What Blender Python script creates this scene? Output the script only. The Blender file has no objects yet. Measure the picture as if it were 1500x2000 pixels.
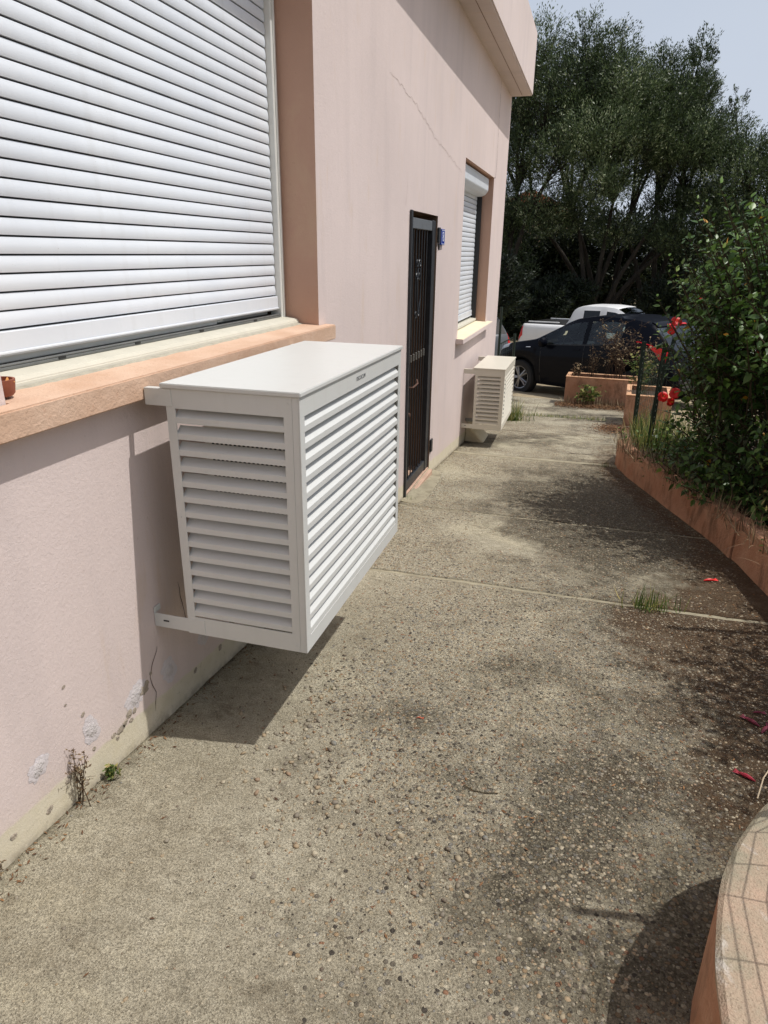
import bpy, bmesh, math, random
import numpy as np
from mathutils import Vector, Matrix, noise
S = bpy.context.scene
C = S.collection
R_ = math.radians
rng = np.random.default_rng(7)
random.seed(7)

# ------------------------------------------------------------------ camera
pp = np.array([750., 1000.])
VPy = np.array([1172., 497.]); VV = np.array([705., 4500.])
FPX = math.sqrt(-np.dot(VPy - pp, VV - pp))
def ray(p): return np.array([(p[0]-750)/FPX, (p[1]-1000)/FPX, 1.])
_ey = ray(VPy); _ey /= np.linalg.norm(_ey)
_ez = -ray(VV); _ez /= np.linalg.norm(_ez)
_ez -= _ey*_ez.dot(_ey); _ez /= np.linalg.norm(_ez)
_ex = np.cross(_ey, _ez)
RM = np.array([_ex, _ey, _ez])
CAM = np.array([1.25, 0., 1.5])
def at(px, py, Y):
    """world point seen at photo pixel (1500x2000) at distance Y along the wall"""
    r = RM @ ray((px, py)); return CAM + (Y-CAM[1])/r[1]*r
cd = bpy.data.cameras.new('camera'); cam = bpy.data.objects.new('camera', cd); C.objects.link(cam)
M = Matrix.Identity(4)
rt, up, bk = RM @ np.array([1, 0, 0]), RM @ np.array([0, -1, 0]), RM @ np.array([0, 0, -1])
for i in range(3):
    M[i][0] = rt[i]; M[i][1] = up[i]; M[i][2] = bk[i]; M[i][3] = CAM[i]
cam.matrix_world = M
cd.sensor_fit = 'VERTICAL'; cd.sensor_height = 24; cd.lens = FPX/2000*24
cd.clip_start = .05; cd.clip_end = 2000
S.camera = cam

# ------------------------------------------------------------------ light
SUND = Vector((.51, .10, 1.0)).normalized()
w = bpy.data.worlds.new('World'); S.world = w; w.use_nodes = True
nt = w.node_tree; nt.nodes.clear()
sky = nt.nodes.new('ShaderNodeTexSky'); sky.sky_type = 'NISHITA'; sky.sun_disc = False
sky.sun_elevation = math.asin(SUND.z); sky.sun_rotation = math.atan2(SUND.x, SUND.y)
sky.air_density = 1.0; sky.dust_density = 4.0; sky.ozone_density = 1.6; sky.altitude = 0
bg = nt.nodes.new('ShaderNodeBackground'); bg.inputs[1].default_value = .10
ow = nt.nodes.new('ShaderNodeOutputWorld')
# thin high haze: whitens the sky towards the horizon all the way round
_tc = nt.nodes.new('ShaderNodeTexCoord'); _sx = nt.nodes.new('ShaderNodeSeparateXYZ'); nt.links.new(_tc.outputs['Generated'], _sx.inputs[0])
_mr = nt.nodes.new('ShaderNodeMapRange'); nt.links.new(_sx.outputs[2], _mr.inputs[0]); _mr.interpolation_type = 'SMOOTHSTEP'
for _i, _q in enumerate((.12, .85, .92, .22)): _mr.inputs[_i+1].default_value = _q
_nz = nt.nodes.new('ShaderNodeTexNoise'); _nz.inputs['Scale'].default_value = 1.6; _nz.inputs['Detail'].default_value = 5; nt.links.new(_tc.outputs['Generated'], _nz.inputs[0])
_hc = nt.nodes.new('ShaderNodeValToRGB'); nt.links.new(_nz.outputs['Fac'], _hc.inputs[0])
_hc.color_ramp.elements[0].position = .3; _hc.color_ramp.elements[0].color = (.56, .63, .755, 1); _hc.color_ramp.elements[1].position = .7; _hc.color_ramp.elements[1].color = (.64, .70, .80, 1)
_vm = nt.nodes.new('ShaderNodeVectorMath'); _vm.operation = 'SCALE'; _vm.inputs['Scale'].default_value = 10.; nt.links.new(_hc.outputs[0], _vm.inputs[0])
_mx = nt.nodes.new('ShaderNodeMix'); _mx.data_type = 'RGBA'; nt.links.new(_mr.outputs[0], _mx.inputs[0]); nt.links.new(sky.outputs[0], _mx.inputs[6]); nt.links.new(_vm.outputs[0], _mx.inputs[7])
nt.links.new(_mx.outputs[2], bg.inputs[0]); nt.links.new(bg.outputs[0], ow.inputs[0])
sl = bpy.data.lights.new('sun', 'SUN'); sl.energy = 3.3; sl.angle = R_(.53); sl.color = (1, .975, .94)
so = bpy.data.objects.new('sun', sl); C.objects.link(so)
so.rotation_euler = SUND.to_track_quat('Z', 'Y').to_euler(); so.location = (6, 2, 12)
S.view_settings.view_transform = 'Standard'; S.view_settings.look = 'None'
S.view_settings.exposure = 0.0; S.view_settings.gamma = 1; S.view_settings.use_curve_mapping = False
S.render.engine = 'CYCLES'
S.cycles.max_bounces = 6; S.cycles.diffuse_bounces = 3; S.cycles.glossy_bounces = 3; S.cycles.transparent_max_bounces = 10

# ------------------------------------------------------------------ helpers
def lin(r, g, b):
    f = lambda c: (c/255/12.92 if c/255 <= .04045 else ((c/255+.055)/1.055)**2.4)
    return (f(r), f(g), f(b), 1)
ORG = {}
def thing(name, label, cat, loc=(0, 0, 0), group=None, kind=None):
    o = bpy.data.objects.new(name, None); C.objects.link(o); o.location = loc
    o.empty_display_size = .1
    ORG[o.name] = Vector(loc)
    tag(o, label, cat, group, kind)
    return o
def tag(o, label=None, cat=None, group=None, kind=None):
    if label: o['label'] = label
    if cat: o['category'] = cat
    if group: o['group'] = group
    if kind: o['kind'] = kind
    return o
def link(name, me, parent=None, loc=None):
    o = bpy.data.objects.new(name, me); C.objects.link(o)
    if parent is not None:
        o.parent = parent; ORG[o.name] = ORG[parent.name]
    if loc is not None:
        o.location = Vector(loc) - (ORG[parent.name] if parent is not None else Vector())
    return o
def copy_tree(o, parent=None):
    c = o.copy(); C.objects.link(c); c.parent = parent; ORG[c.name] = ORG.get(o.name, Vector())
    for ch in [x for x in bpy.data.objects if x.parent == o]: copy_tree(ch, c)
    return c
class MB:
    def __init__(s): s.v = []; s.f = []; s.m = []; s.cur = 0
    def add(s, vs, fs):
        n = len(s.v); s.v += [tuple(v) for v in vs]
        for f in fs: s.f.append(tuple(i+n for i in f)); s.m.append(s.cur)
        return s
    def box(s, x0, x1, y0, y1, z0, z1):
        vs = [(x0,y0,z0),(x1,y0,z0),(x1,y1,z0),(x0,y1,z0),(x0,y0,z1),(x1,y0,z1),(x1,y1,z1),(x0,y1,z1)]
        return s.add(vs, [(0,3,2,1),(4,5,6,7),(0,1,5,4),(1,2,6,5),(2,3,7,6),(3,0,4,7)])
    def prism(s, prof, axis, a, b):
        """closed profile of 2d points extruded along axis 0/1/2 from a to b"""
        n = len(prof)
        def mk(p, t):
            q = list(p); q.insert(axis, t); return tuple(q)
        vs = [mk(p, a) for p in prof] + [mk(p, b) for p in prof]
        fs = [(i, (i+1) % n, n+(i+1) % n, n+i) for i in range(n)]
        fs += [tuple(range(n))[::-1], tuple(range(n, 2*n))]
        return s.add(vs, fs)
    def tube(s, pts, r, n=6, cap=True):
        pts = [Vector(p) for p in pts]; rs = r if hasattr(r, '__len__') else [r]*len(pts)
        base = []; prev = None
        for i, p in enumerate(pts):
            d = (pts[min(i+1, len(pts)-1)] - pts[max(i-1, 0)])
            if d.length < 1e-9: d = Vector((0, 0, 1))
            d.normalize()
            if prev is None: u = d.orthogonal().normalized()
            else:
                u = prev - d*prev.dot(d)
                u = u.normalized() if u.length > 1e-6 else d.orthogonal().normalized()
            prev = u; v = d.cross(u)
            for k in range(n):
                a = 2*math.pi*k/n
                base.append(p + (u*math.cos(a)+v*math.sin(a))*rs[i])
        fs = []
        for i in range(len(pts)-1):
            for k in range(n):
                fs.append((i*n+k, i*n+(k+1) % n, (i+1)*n+(k+1) % n, (i+1)*n+k))
        if cap: fs += [tuple(range(n))[::-1], tuple(range((len(pts)-1)*n, len(pts)*n))]
        return s.add(base, fs)
    def lathe(s, prof, c, axis=2, n=16):
        """prof = [(r,h)...] around axis through c"""
        vs = []; fs = []
        for r, h in prof:
            for k in range(n):
                a = 2*math.pi*k/n; p = [math.cos(a)*r, math.sin(a)*r]; p.insert(axis, h)
                vs.append((c[0]+p[0], c[1]+p[1], c[2]+p[2]))
        for i in range(len(prof)-1):
            for k in range(n): fs.append((i*n+k, i*n+(k+1) % n, (i+1)*n+(k+1) % n, (i+1)*n+k))
        return s.add(vs, fs)
    def build(s, name, mat, parent=None, bevel=0, smooth=False, seg=1, fixn=True):
        me = bpy.data.meshes.new(name)
        o = ORG[parent.name] if parent is not None else Vector()
        me.from_pydata([(a-o[0], b-o[1], c-o[2]) for a, b, c in s.v], [], s.f)
        mats = mat if isinstance(mat, (list, tuple)) else [mat]
        for m in mats: me.materials.append(m)
        if len(mats) > 1:
            me.polygons.foreach_set('material_index', s.m)
        bm = bmesh.new(); bm.from_mesh(me)
        if fixn: bmesh.ops.recalc_face_normals(bm, faces=bm.faces)
        if bevel:
            es = [e for e in bm.edges if len(e.link_faces) == 2 and e.calc_face_angle(0) > .5]
            bmesh.ops.bevel(bm, geom=es, offset=bevel, segments=seg, affect='EDGES', clamp_overlap=True)
        bm.to_mesh(me); bm.free()
        if smooth:
            me.polygons.foreach_set('use_smooth', [True]*len(me.polygons))
            if smooth != 'all':
                try: me.set_sharp_from_angle(angle=R_(35))
                except Exception: pass
        return link(name, me, parent)

def scatter(name, bv, bf, pos, rot, scl, mat, parent=None, var=None, smooth=False):
    """many copies of one small shape joined in ONE mesh. bv (k,3), bf faces (same size), rot (n,3,3), scl (n,3) or (n,)"""
    bv = np.array(bv, float); bf = np.array(bf, int); n = len(pos); k = len(bv)
    scl = np.array(scl, float)
    if scl.ndim == 1: scl = scl[:, None]*np.ones((1, 3))
    V = bv[None]*scl[:, None, :]
    V = np.einsum('nij,nkj->nki', rot, V) + np.array(pos)[:, None, :]
    o = ORG[parent.name] if parent is not None else Vector()
    V = V.reshape(-1, 3) - np.array(o)[None]
    F = (bf[None] + (np.arange(n)*k)[:, None, None]).reshape(-1, bf.shape[1])
    me = bpy.data.meshes.new(name)
    me.vertices.add(len(V)); me.vertices.foreach_set('co', V.astype(np.float32).ravel())
    m = F.shape[1]
    me.loops.add(F.size); me.loops.foreach_set('vertex_index', F.astype(np.int32).ravel())
    me.polygons.add(len(F)); me.polygons.foreach_set('loop_start', np.arange(0, F.size, m, dtype=np.int32))
    if smooth: me.polygons.foreach_set('use_smooth', np.ones(len(F), bool))
    a = me.attributes.new('var', 'FLOAT', 'POINT')
    vv = rng.random(n) if var is None else np.array(var)
    a.data.foreach_set('value', np.repeat(vv, k).astype(np.float32))
    me.materials.append(mat); me.update(calc_edges=True)
    return link(name, me, parent)
def rotmats(n, tilt=None, yaw=None, roll=None):
    yaw = rng.random(n)*2*np.pi if yaw is None else yaw
    tilt = np.zeros(n) if tilt is None else tilt
    roll = np.zeros(n) if roll is None else roll
    cz, sz, cx, sx, cy, sy = np.cos(yaw), np.sin(yaw), np.cos(tilt), np.sin(tilt), np.cos(roll), np.sin(roll)
    o, z = np.ones(n), np.zeros(n)
    Rz = np.array([[cz, -sz, z], [sz, cz, z], [z, z, o]]).transpose(2, 0, 1)
    Rx = np.array([[o, z, z], [z, cx, -sx], [z, sx, cx]]).transpose(2, 0, 1)
    Ry = np.array([[cy, z, sy], [z, o, z], [-sy, z, cy]]).transpose(2, 0, 1)
    return Rz @ Rx @ Ry

# ------------------------------------------------------------------ materials
class Mt:
    def __init__(s, name, rough=.7, spec=.5, metal=0):
        s.m = bpy.data.materials.new(name); s.m.use_nodes = True; s.t = s.m.node_tree
        s.b = s.t.nodes['Principled BSDF']; s.b.inputs['Roughness'].default_value = rough
        s.b.inputs['Specular IOR Level'].default_value = spec; s.b.inputs['Metallic'].default_value = metal
        s.tc = s.t.nodes.new('ShaderNodeNewGeometry'); s.p = s.tc.outputs['Position']
    def obj(s):
        n = s.t.nodes.new('ShaderNodeTexCoord'); s.p = n.outputs['Object']; return s
    def N(s, ty, **k):
        n = s.t.nodes.new(ty)
        for a, b in k.items(): setattr(n, a, b)
        return n
    def L(s, a, b): s.t.links.new(a, b)
    def val(s, x, inp):
        if isinstance(x, (int, float)): inp.default_value = x
        elif isinstance(x, tuple): inp.default_value = x
        else: s.L(x, inp)
    def noise(s, scale, detail=4, rough=.55, vec=None, dist=0):
        n = s.N('ShaderNodeTexNoise'); s.L(vec or s.p, n.inputs['Vector']); n.inputs['Scale'].default_value = scale
        n.inputs['Detail'].default_value = detail; n.inputs['Roughness'].default_value = rough
        n.inputs['Distortion'].default_value = dist
        return n.outputs['Fac']
    def vor(s, scale, out='Distance', feature='F1', vec=None, rnd=1):
        n = s.N('ShaderNodeTexVoronoi', feature=feature); s.L(vec or s.p, n.inputs['Vector']); n.inputs['Scale'].default_value = scale
        n.inputs['Randomness'].default_value = rnd
        return n.outputs[out]
    def map(s, x, a, b, c=0., d=1.):
        n = s.N('ShaderNodeMapRange'); s.L(x, n.inputs[0])
        for i, q in enumerate((a, b, c, d)): n.inputs[i+1].default_value = q
        return n.outputs[0]
    def math(s, op, a, b=0., c=0.):
        n = s.N('ShaderNodeMath', operation=op); s.val(a, n.inputs[0]); s.val(b, n.inputs[1]); s.val(c, n.inputs[2]); return n.outputs[0]
    def mix(s, f, a, b, mode='MIX'):
        n = s.N('ShaderNodeMix', data_type='RGBA', blend_type=mode)
        s.val(f, n.inputs[0]); s.val(a, n.inputs[6]); s.val(b, n.inputs[7]); return n.outputs[2]
    def ramp(s, x, stops, interp='LINEAR'):
        n = s.N('ShaderNodeValToRGB'); n.color_ramp.interpolation = interp; e = n.color_ramp.elements
        while len(e) < len(stops): e.new(.5)
        for q, (p, c) in zip(e, stops): q.position = p; q.color = c
        s.L(x, n.inputs[0]); return n.outputs[0]
    def attr(s, name):
        n = s.N('ShaderNodeAttribute', attribute_name=name); return n.outputs['Fac']
    def sep(s):
        n = s.N('ShaderNodeSeparateXYZ'); s.L(s.p, n.inputs[0]); return n.outputs
    def scalevec(s, x, y, z):
        n = s.N('ShaderNodeMapping'); s.L(s.p, n.inputs[0]); n.inputs['Scale'].default_value = (x, y, z); return n.outputs[0]
    def col(s, c): s.val(c, s.b.inputs['Base Color']); return s
    def bump(s, h, dist=.01, st=1., prev=None):
        n = s.N('ShaderNodeBump'); s.L(h, n.inputs['Height']); n.inputs['Distance'].default_value = dist; n.inputs['Strength'].default_value = st
        if prev: s.L(prev, n.inputs['Normal'])
        s.L(n.outputs[0], s.b.inputs['Normal']); return n.outputs[0]

def simple(name, c, rough=.6, var=.12, scale=8, bs=0, bd=.001, spec=.5, metal=0):
    m = Mt(name, rough, spec, metal)
    n = m.noise(scale, 5)
    m.col(m.mix(m.map(n, .3, .7), tuple(x*(1-var) for x in c[:3])+(1,), tuple(min(1, x*(1+var)) for x in c[:3])+(1,)))
    if bs: m.bump(m.noise(bs, 4), bd)
    return m.m

# pink stucco with cream foot
def stucco(name, base, cream=True, rough=.9, orange=None):
    m = Mt(name, rough, .25)
    x, y, z = m.sep()
    big = m.noise(.9, 5, .6)
    c = m.mix(m.map(big, .3, .7), tuple(v*.93 for v in base[:3])+(1,), tuple(min(1, v*1.05) for v in base[:3])+(1,))
    streak = m.noise(1.0, 5, .65, m.scalevec(1, 5.5, .5))
    c = m.mix(m.map(streak, .50, .74, 0, .30), c, tuple(v*q for v, q in zip(base[:3], (.72, .73, .75)))+(1,))
    st2 = m.noise(2.3, 6, .7, m.scalevec(1, 3, .6), .4)
    c = m.mix(m.map(st2, .58, .72, 0, .34), c, lin(205, 180, 150))
    spk = m.noise(70, 2, .5); c = m.mix(m.map(spk, .68, .78, 0, .25), c, lin(140, 115, 100))
    if cream:
        h = m.math('ADD', z, m.math('MULTIPLY', y, .085)); h = m.math('SUBTRACT', h, .13)
        h = m.math('ADD', h, m.map(m.noise(9, 4), 0, 1, -.018, .018))
        th = m.map(y, 1.5, 7.5, .105, .115)
        f = m.math('SUBTRACT', th, h)
        cr = m.mix(m.map(m.noise(14, 5), .3, .7), lin(216, 208, 188), lin(204, 195, 168))
        cr = m.mix(m.map(m.noise(40, 4, .7), .62, .7, 0, .6), cr, lin(150, 140, 118))
        c = m.mix(m.map(f, -.004, .006), c, cr)
        # yellowish bleed above, dirt near the ground
        c = m.mix(m.map(f, -.07, -.0, 0, .16), c, lin(214, 200, 176))
        dirt = m.math('MULTIPLY', m.map(h, .0, .035, 1, 0), m.map(m.noise(30, 4), .35, .6))
        c = m.mix(m.math('MULTIPLY', dirt, .55), c, lin(110, 98, 80))
    m.col(c)
    b1 = m.noise(260, 4, .65); b2 = m.noise(24, 4, .5); b3 = m.noise(95, 3, .5)
    h = m.math('ADD', m.math('MULTIPLY', b1, .55), m.math('MULTIPLY', b2, .55)); h = m.math('ADD', h, m.math('MULTIPLY', b3, .6))
    m.bump(h, .0028, .7)
    return m.m
PINK = stucco('pink_stucco', lin(216, 200, 194))
FASC = stucco('pink_fascia', lin(215, 201, 196), False)
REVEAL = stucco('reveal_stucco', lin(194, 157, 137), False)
def sillmat():
    m = Mt('sill_render', .85, .3)
    n = m.noise(5, 6, .6); c = m.mix(m.map(n, .3, .7), lin(194, 158, 131), lin(214, 184, 160))
    c = m.mix(m.map(m.noise(28, 4, .7), .62, .74, 0, .5), c, lin(190, 138, 110))
    m.col(c); m.bump(m.math('ADD', m.noise(120, 3), m.math('MULTIPLY', m.noise(18, 3), 1.2)), .003, .8); return m.m
SILL = sillmat()
SILLC = simple('cream_sill', lin(226, 214, 184), .8, .06, 12, 90, .002)
CREAMP = simple('cream_plinth', lin(198, 194, 178), .7, .05, 14, 60, .001)
GREYMORT = simple('mortar', lin(168, 162, 145), .9, .15, 30, 90, .003)
def shutmat():
    m = Mt('white_pvc', .38, .5)
    n = m.noise(3, 4); c = m.mix(m.map(n, .3, .7), lin(212, 217, 223), lin(221, 225, 229))
    st = m.noise(2, 4, .6, m.scalevec(1, 9, .4)); c = m.mix(m.map(st, .55, .75, 0, .15), c, lin(170, 166, 158))
    c = m.mix(m.map(m.noise(180, 1), .76, .8, 0, .4), c, lin(120, 110, 100))
    m.col(c); m.bump(m.noise(20, 2), .0006); return m.m
SHUT = shutmat()
PVC = simple('pvc_frame', lin(222, 222, 216), .4, .04, 10)
ALU = simple('grey_aluminium', lin(120, 122, 120), .4, .1, 20, 0, 0, .5, .5)
def lacquer(name, c):
    m = Mt(name, .36, .5)
    k = m.mix(m.map(m.noise(2, 5), .3, .7), tuple(x*.975 for x in c[:3])+(1,), c)
    st = m.noise(3, 5, .65, m.scalevec(6, 6, .6)); k = m.mix(m.map(st, .52, .75, 0, .07), k, lin(150, 140, 122))
    k = m.mix(m.map(m.noise(60, 4, .7), .60, .72, 0, .06), k, lin(120, 108, 90))
    m.col(k); m.bump(m.noise(300, 2), .00012); return m.m
LACQ = lacquer('white_lacquer', lin(209, 210, 206))
LACQC = simple('cream_lacquer', lin(220, 214, 198), .35, .02, 2.0, 300, .00012)
DARK = simple('dark_plastic', (.02, .02, .02, 1), .5)
IRON = simple('black_iron', (.022, .025, .03, 1), .42, .3, 20, 60, .0008)
RUST = simple('rusty_iron', lin(92, 66, 54), .8, .3, 60)
BROWN = simple('brown_door', lin(112, 90, 72), .6, .12, 6)
TILE = simple('terracotta_tile', lin(192, 160, 138), .7, .1, 9)
PATCH = simple('filler_plaster', lin(204, 197, 195), .95, .08, 60, 120, .006)
CHIP = simple('exposed_render', lin(166, 154, 138), .95, .2, 70, 150, .006)
CRACKL = simple('fine_crack', lin(186, 167, 160), 1, .1, 80)
CRACK = simple('crack_shadow', lin(96, 74, 66), 1, .2, 80)
TERRA = simple('terracotta_pot', lin(140, 78, 56), .6, .12, 40, 80, .001)

def concrete(name, slabs=True):
    m = Mt(name, .92, .25)
    ex, di, mo = m.attr('expo'), m.attr('dirt'), m.attr('moss')
    fine = m.noise(230, 4, .75); mid = m.noise(26, 5, .65); big = m.noise(2.6, 6, .6)
    c = m.mix(m.map(big, .3, .7), lin(176, 167, 144), lin(210, 202, 178))
    c = m.mix(m.map(mid, .35, .7, 0, .6), c, lin(148, 138, 115))
    c = m.mix(m.map(m.noise(1.3, 6, .7, None, .8), .50, .62, 0, .55), c, lin(214, 204, 174))
    c = m.mix(m.map(m.noise(2.1, 7, .75, None, 1.2), .56, .66, 0, .45), c, lin(122, 112, 92))
    c = m.mix(m.map(m.noise(6.5, 6, .75, None, .5), .56, .66, 0, .5), c, lin(116, 104, 84))
    c = m.mix(m.map(fine, .38, .54, .62, 0), c, lin(92, 84, 68))
    c = m.mix(m.map(m.noise(300, 3, .65), .60, .70, 0, .8), c, lin(224, 216, 194))
    vc = m.N('ShaderNodeTexVoronoi', feature='F1'); m.L(m.p, vc.inputs['Vector']); vc.inputs['Scale'].default_value = 62
    vd = m.N('ShaderNodeTexVoronoi', feature='F1'); m.L(m.p, vd.inputs['Vector']); vd.inputs['Scale'].default_value = 130
    sp = m.N('ShaderNodeSeparateColor'); m.L(vc.outputs['Color'], sp.inputs[0])
    sp2 = m.N('ShaderNodeSeparateColor'); m.L(vd.outputs['Color'], sp2.inputs[0])
    stops = [(0, lin(176, 164, 138)), (.25, lin(120, 112, 98)), (.42, lin(172, 148, 116)), (.58, lin(150, 146, 136)), (.72, lin(206, 196, 170)), (.86, lin(84, 78, 70)), (.95, lin(160, 122, 96))]
    peb = m.ramp(sp.outputs[0], stops, 'CONSTANT'); peb2 = m.ramp(sp2.outputs[0], stops, 'CONSTANT')
    mk = m.math('MULTIPLY', m.map(vc.outputs['Distance'], .34, .42, 1, 0), m.math('GREATER_THAN', m.math('ADD', ex, m.math('MULTIPLY', sp.outputs[1], .8)), .95))
    mk2 = m.math('MULTIPLY', m.map(vd.outputs['Distance'], .3, .42, 1, 0), m.math('GREATER_THAN', m.math('ADD', m.math('MULTIPLY', ex, .8), m.math('MULTIPLY', sp2.outputs[1], .8)), .82))
    dd = m.math('ADD', di, m.map(m.noise(9, 6, .7), .3, .7, -.35, .35))
    dk = m.map(dd, .25, .85)
    c = m.mix(m.math('MULTIPLY', dk, m.map(m.noise(120, 3, .6), .25, .6, .5, .95)), c, lin(76, 70, 56))
    dp = m.math('MULTIPLY', dk, .42)
    c = m.mix(mk2, c, m.mix(dp, peb2, lin(70, 64, 52)))
    c = m.mix(mk, c, m.mix(dp, peb, lin(70, 64, 52)))
    mm = m.map(m.math('ADD', mo, m.map(m.noise(14, 6, .7), .3, .7, -.4, .4)), .3, .8)
    c = m.mix(m.math('MULTIPLY', mm, .66), c, m.mix(m.noise(60, 4), lin(56, 40, 24), lin(104, 72, 42)))
    m.col(c)
    pits = m.map(m.noise(150, 3, .7), .3, .5, -1, 0)
    h = m.math('ADD', m.math('MULTIPLY', fine, .8), m.math('MULTIPLY', pits, .5)); h = m.math('ADD', h, m.math('MULTIPLY', mid, 1.2))
    h = m.math('ADD', h, m.math('MULTIPLY', mk, .8)); h = m.math('ADD', h, m.math('MULTIPLY', mk2, .45))
    m.bump(h, .008, 1.0)
    return m.m
CONC = concrete('worn_concrete')
def jointmat():
    m = Mt('smooth_cement', .9, .25); c = m.mix(m.map(m.noise(7, 6, .65), .3, .7), lin(142, 134, 114), lin(170, 162, 138))
    c = m.mix(m.map(m.noise(25, 5, .7), .55, .7, 0, .7), c, lin(112, 104, 84)); c = m.mix(m.map(m.noise(4, 6, .7), .5, .6, 0, .7), c, lin(128, 120, 100)); m.col(c); m.bump(m.noise(200, 3), .003); return m.m
JOINT = jointmat()
def pebmat():
    m = Mt('pebble', .75, .35); v = m.attr('var')
    c = m.ramp(v, [(0, lin(168, 154, 126)), (.2, lin(126, 118, 102)), (.36, lin(166, 144, 112)), (.5, lin(138, 132, 118)), (.63, lin(184, 174, 150)), (.74, lin(112, 106, 96)), (.85, lin(150, 118, 92)), (.9, lin(84, 72, 62)), (.965, lin(112, 116, 114))], 'CONSTANT')
    m.col(m.mix(m.map(m.noise(140, 4, .7), .35, .65, .1, .75), c, lin(142, 131, 112))); m.bump(m.noise(400, 2), .001); return m.m
PEB = pebmat()
DRYLEAF = None
def varmat(name, stops, rough=.6, transl=0., spec=.4, interp='LINEAR'):
    m = Mt(name, rough, spec); c = m.ramp(m.attr('var'), stops, interp); m.col(c)
    if transl:
        tr = m.N('ShaderNodeBsdfTranslucent'); m.L(c, tr.inputs[0])
        mx = m.N('ShaderNodeMixShader'); mx.inputs[0].default_value = transl
        out = m.t.nodes['Material Output']; m.L(m.b.outputs[0], mx.inputs[1]); m.L(tr.outputs[0], mx.inputs[2]); m.L(mx.outputs[0], out.inputs[0])
    return m.m
LITTER = varmat('dry_litter', [(0, lin(70, 46, 30)), (.4, lin(104, 72, 46)), (.8, lin(150, 112, 74)), (1, lin(60, 34, 26))], .85)
OLIVE = varmat('olive_leaves', [(0, lin(38, 48, 30)), (.45, lin(68, 84, 50)), (.72, lin(104, 120, 78)), (1, lin(196, 204, 168))], .40, .28)  # palest stop paints sunlit highlights into the leaf colour
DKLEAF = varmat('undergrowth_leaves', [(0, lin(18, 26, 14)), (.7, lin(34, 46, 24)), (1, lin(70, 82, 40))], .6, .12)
HIB = varmat('hibiscus_leaves', [(0, lin(38, 56, 26)), (.5, lin(66, 94, 42)), (.88, lin(108, 138, 60)), (.97, lin(146, 166, 84)), (1, lin(190, 140, 40))], .40, .22, .4)
GRASSM = varmat('grass_blades', [(0, lin(60, 84, 34)), (.5, lin(92, 116, 50)), (.8, lin(150, 150, 84)), (1, lin(186, 166, 110))], .6, .3)
DRYW = varmat('dry_weeds', [(0, lin(84, 66, 50)), (.5, lin(134, 112, 86)), (1, lin(184, 166, 130))], .8, .15)
def barkmat(name, a, b):
    m = Mt(name, .9, .2); n = m.noise(12, 6, .65, m.scalevec(1, 1, .25)); m.col(m.mix(m.map(n, .3, .7), a, b)); m.bump(n, .02); return m.m
BARK = barkmat('olive_bark', lin(34, 30, 26), lin(66, 60, 52))
STEM = barkmat('shrub_bark', lin(52, 46, 34), lin(88, 78, 60))
PETAL = simple('red_petal', lin(222, 32, 26), .5, .15, 30)
SOIL = simple('dark_soil', lin(70, 54, 40), .95, .3, 30, 60, .03)
def orangewall():
    m = Mt('orange_render', .9, .25)
    c = m.mix(m.map(m.noise(4, 6, .65), .3, .7), lin(166, 116, 88), lin(194, 152, 124))
    st = m.noise(3.2, 7, .72, m.scalevec(1.6, 1.6, .7), .5); c = m.mix(m.map(st, .50, .66, 0, .7), c, lin(92, 72, 56))
    c = m.mix(m.map(m.noise(11, 6, .7), .62, .74, 0, .6), c, lin(222, 190, 160))
    m.col(c); m.bump(m.math('ADD', m.noise(90, 3), m.math('MULTIPLY', m.noise(14, 4), 1.4)), .006); return m.m
ORW = orangewall()
def capmat():
    m = Mt('worn_cap', .92, .2)
    c = m.mix(m.map(m.noise(5, 6, .7), .35, .6), lin(186, 160, 138), lin(154, 147, 126))
    c = m.mix(m.map(m.noise(9, 6, .7, None, .6), .56, .66, 0, .85), c, lin(206, 200, 190))
    c = m.mix(m.map(m.noise(300, 2), .3, .45, .5, 0), c, lin(110, 92, 74))
    m.col(c); m.bump(m.math('ADD', m.noise(250, 3), m.math('MULTIPLY', m.noise(22, 4), 1.4)), .004); return m.m
CAP = capmat()
def carpaint(name, c, rough=.25, flake=0, dust=.10):
    m = Mt(name, rough, .5); m.b.inputs['Specular IOR Level'].default_value = .04; m.b.inputs['Coat Weight'].default_value = .16; m.b.inputs['Coat Roughness'].default_value = .03
    m.col(m.mix(m.map(m.noise(6, 5), .35, .7, 0, dust), c, lin(120, 112, 100))); return m.m
CBLK = carpaint('dark_paint', (.003, .004, .008, 1), .45, 0, .006)
CWHT = carpaint('white_paint', (.80, .80, .79, 1), .3, 0, .04)
CGRY = carpaint('grey_paint', (.10, .11, .12, 1))
TYRE = simple('tyre_rubber', (.018, .018, .018, 1), .85)
RIMM = simple('alloy_rim', (.32, .32, .33, 1), .35, .05, 8, 0, 0, .5, .7)
REDL = simple('red_lamp', lin(200, 12, 14), .15, .1, 30)
LENS = simple('clear_lamp', lin(190, 196, 204), .08, .1, 30)
TRIM = simple('black_trim', (.012, .012, .012, 1), .5)
POSTM = simple('green_post', lin(28, 44, 34), .5, .2, 30)
GALV = simple('galvanised_post', lin(120, 132, 120), .5, .15, 30, 0, 0, .5, .3)
WIREM = simple('green_wire', lin(40, 66, 48), .5)
GALW = simple('grey_wire', lin(110, 112, 106), .5, .1, 10, 0, 0, .5, .5)
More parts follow.
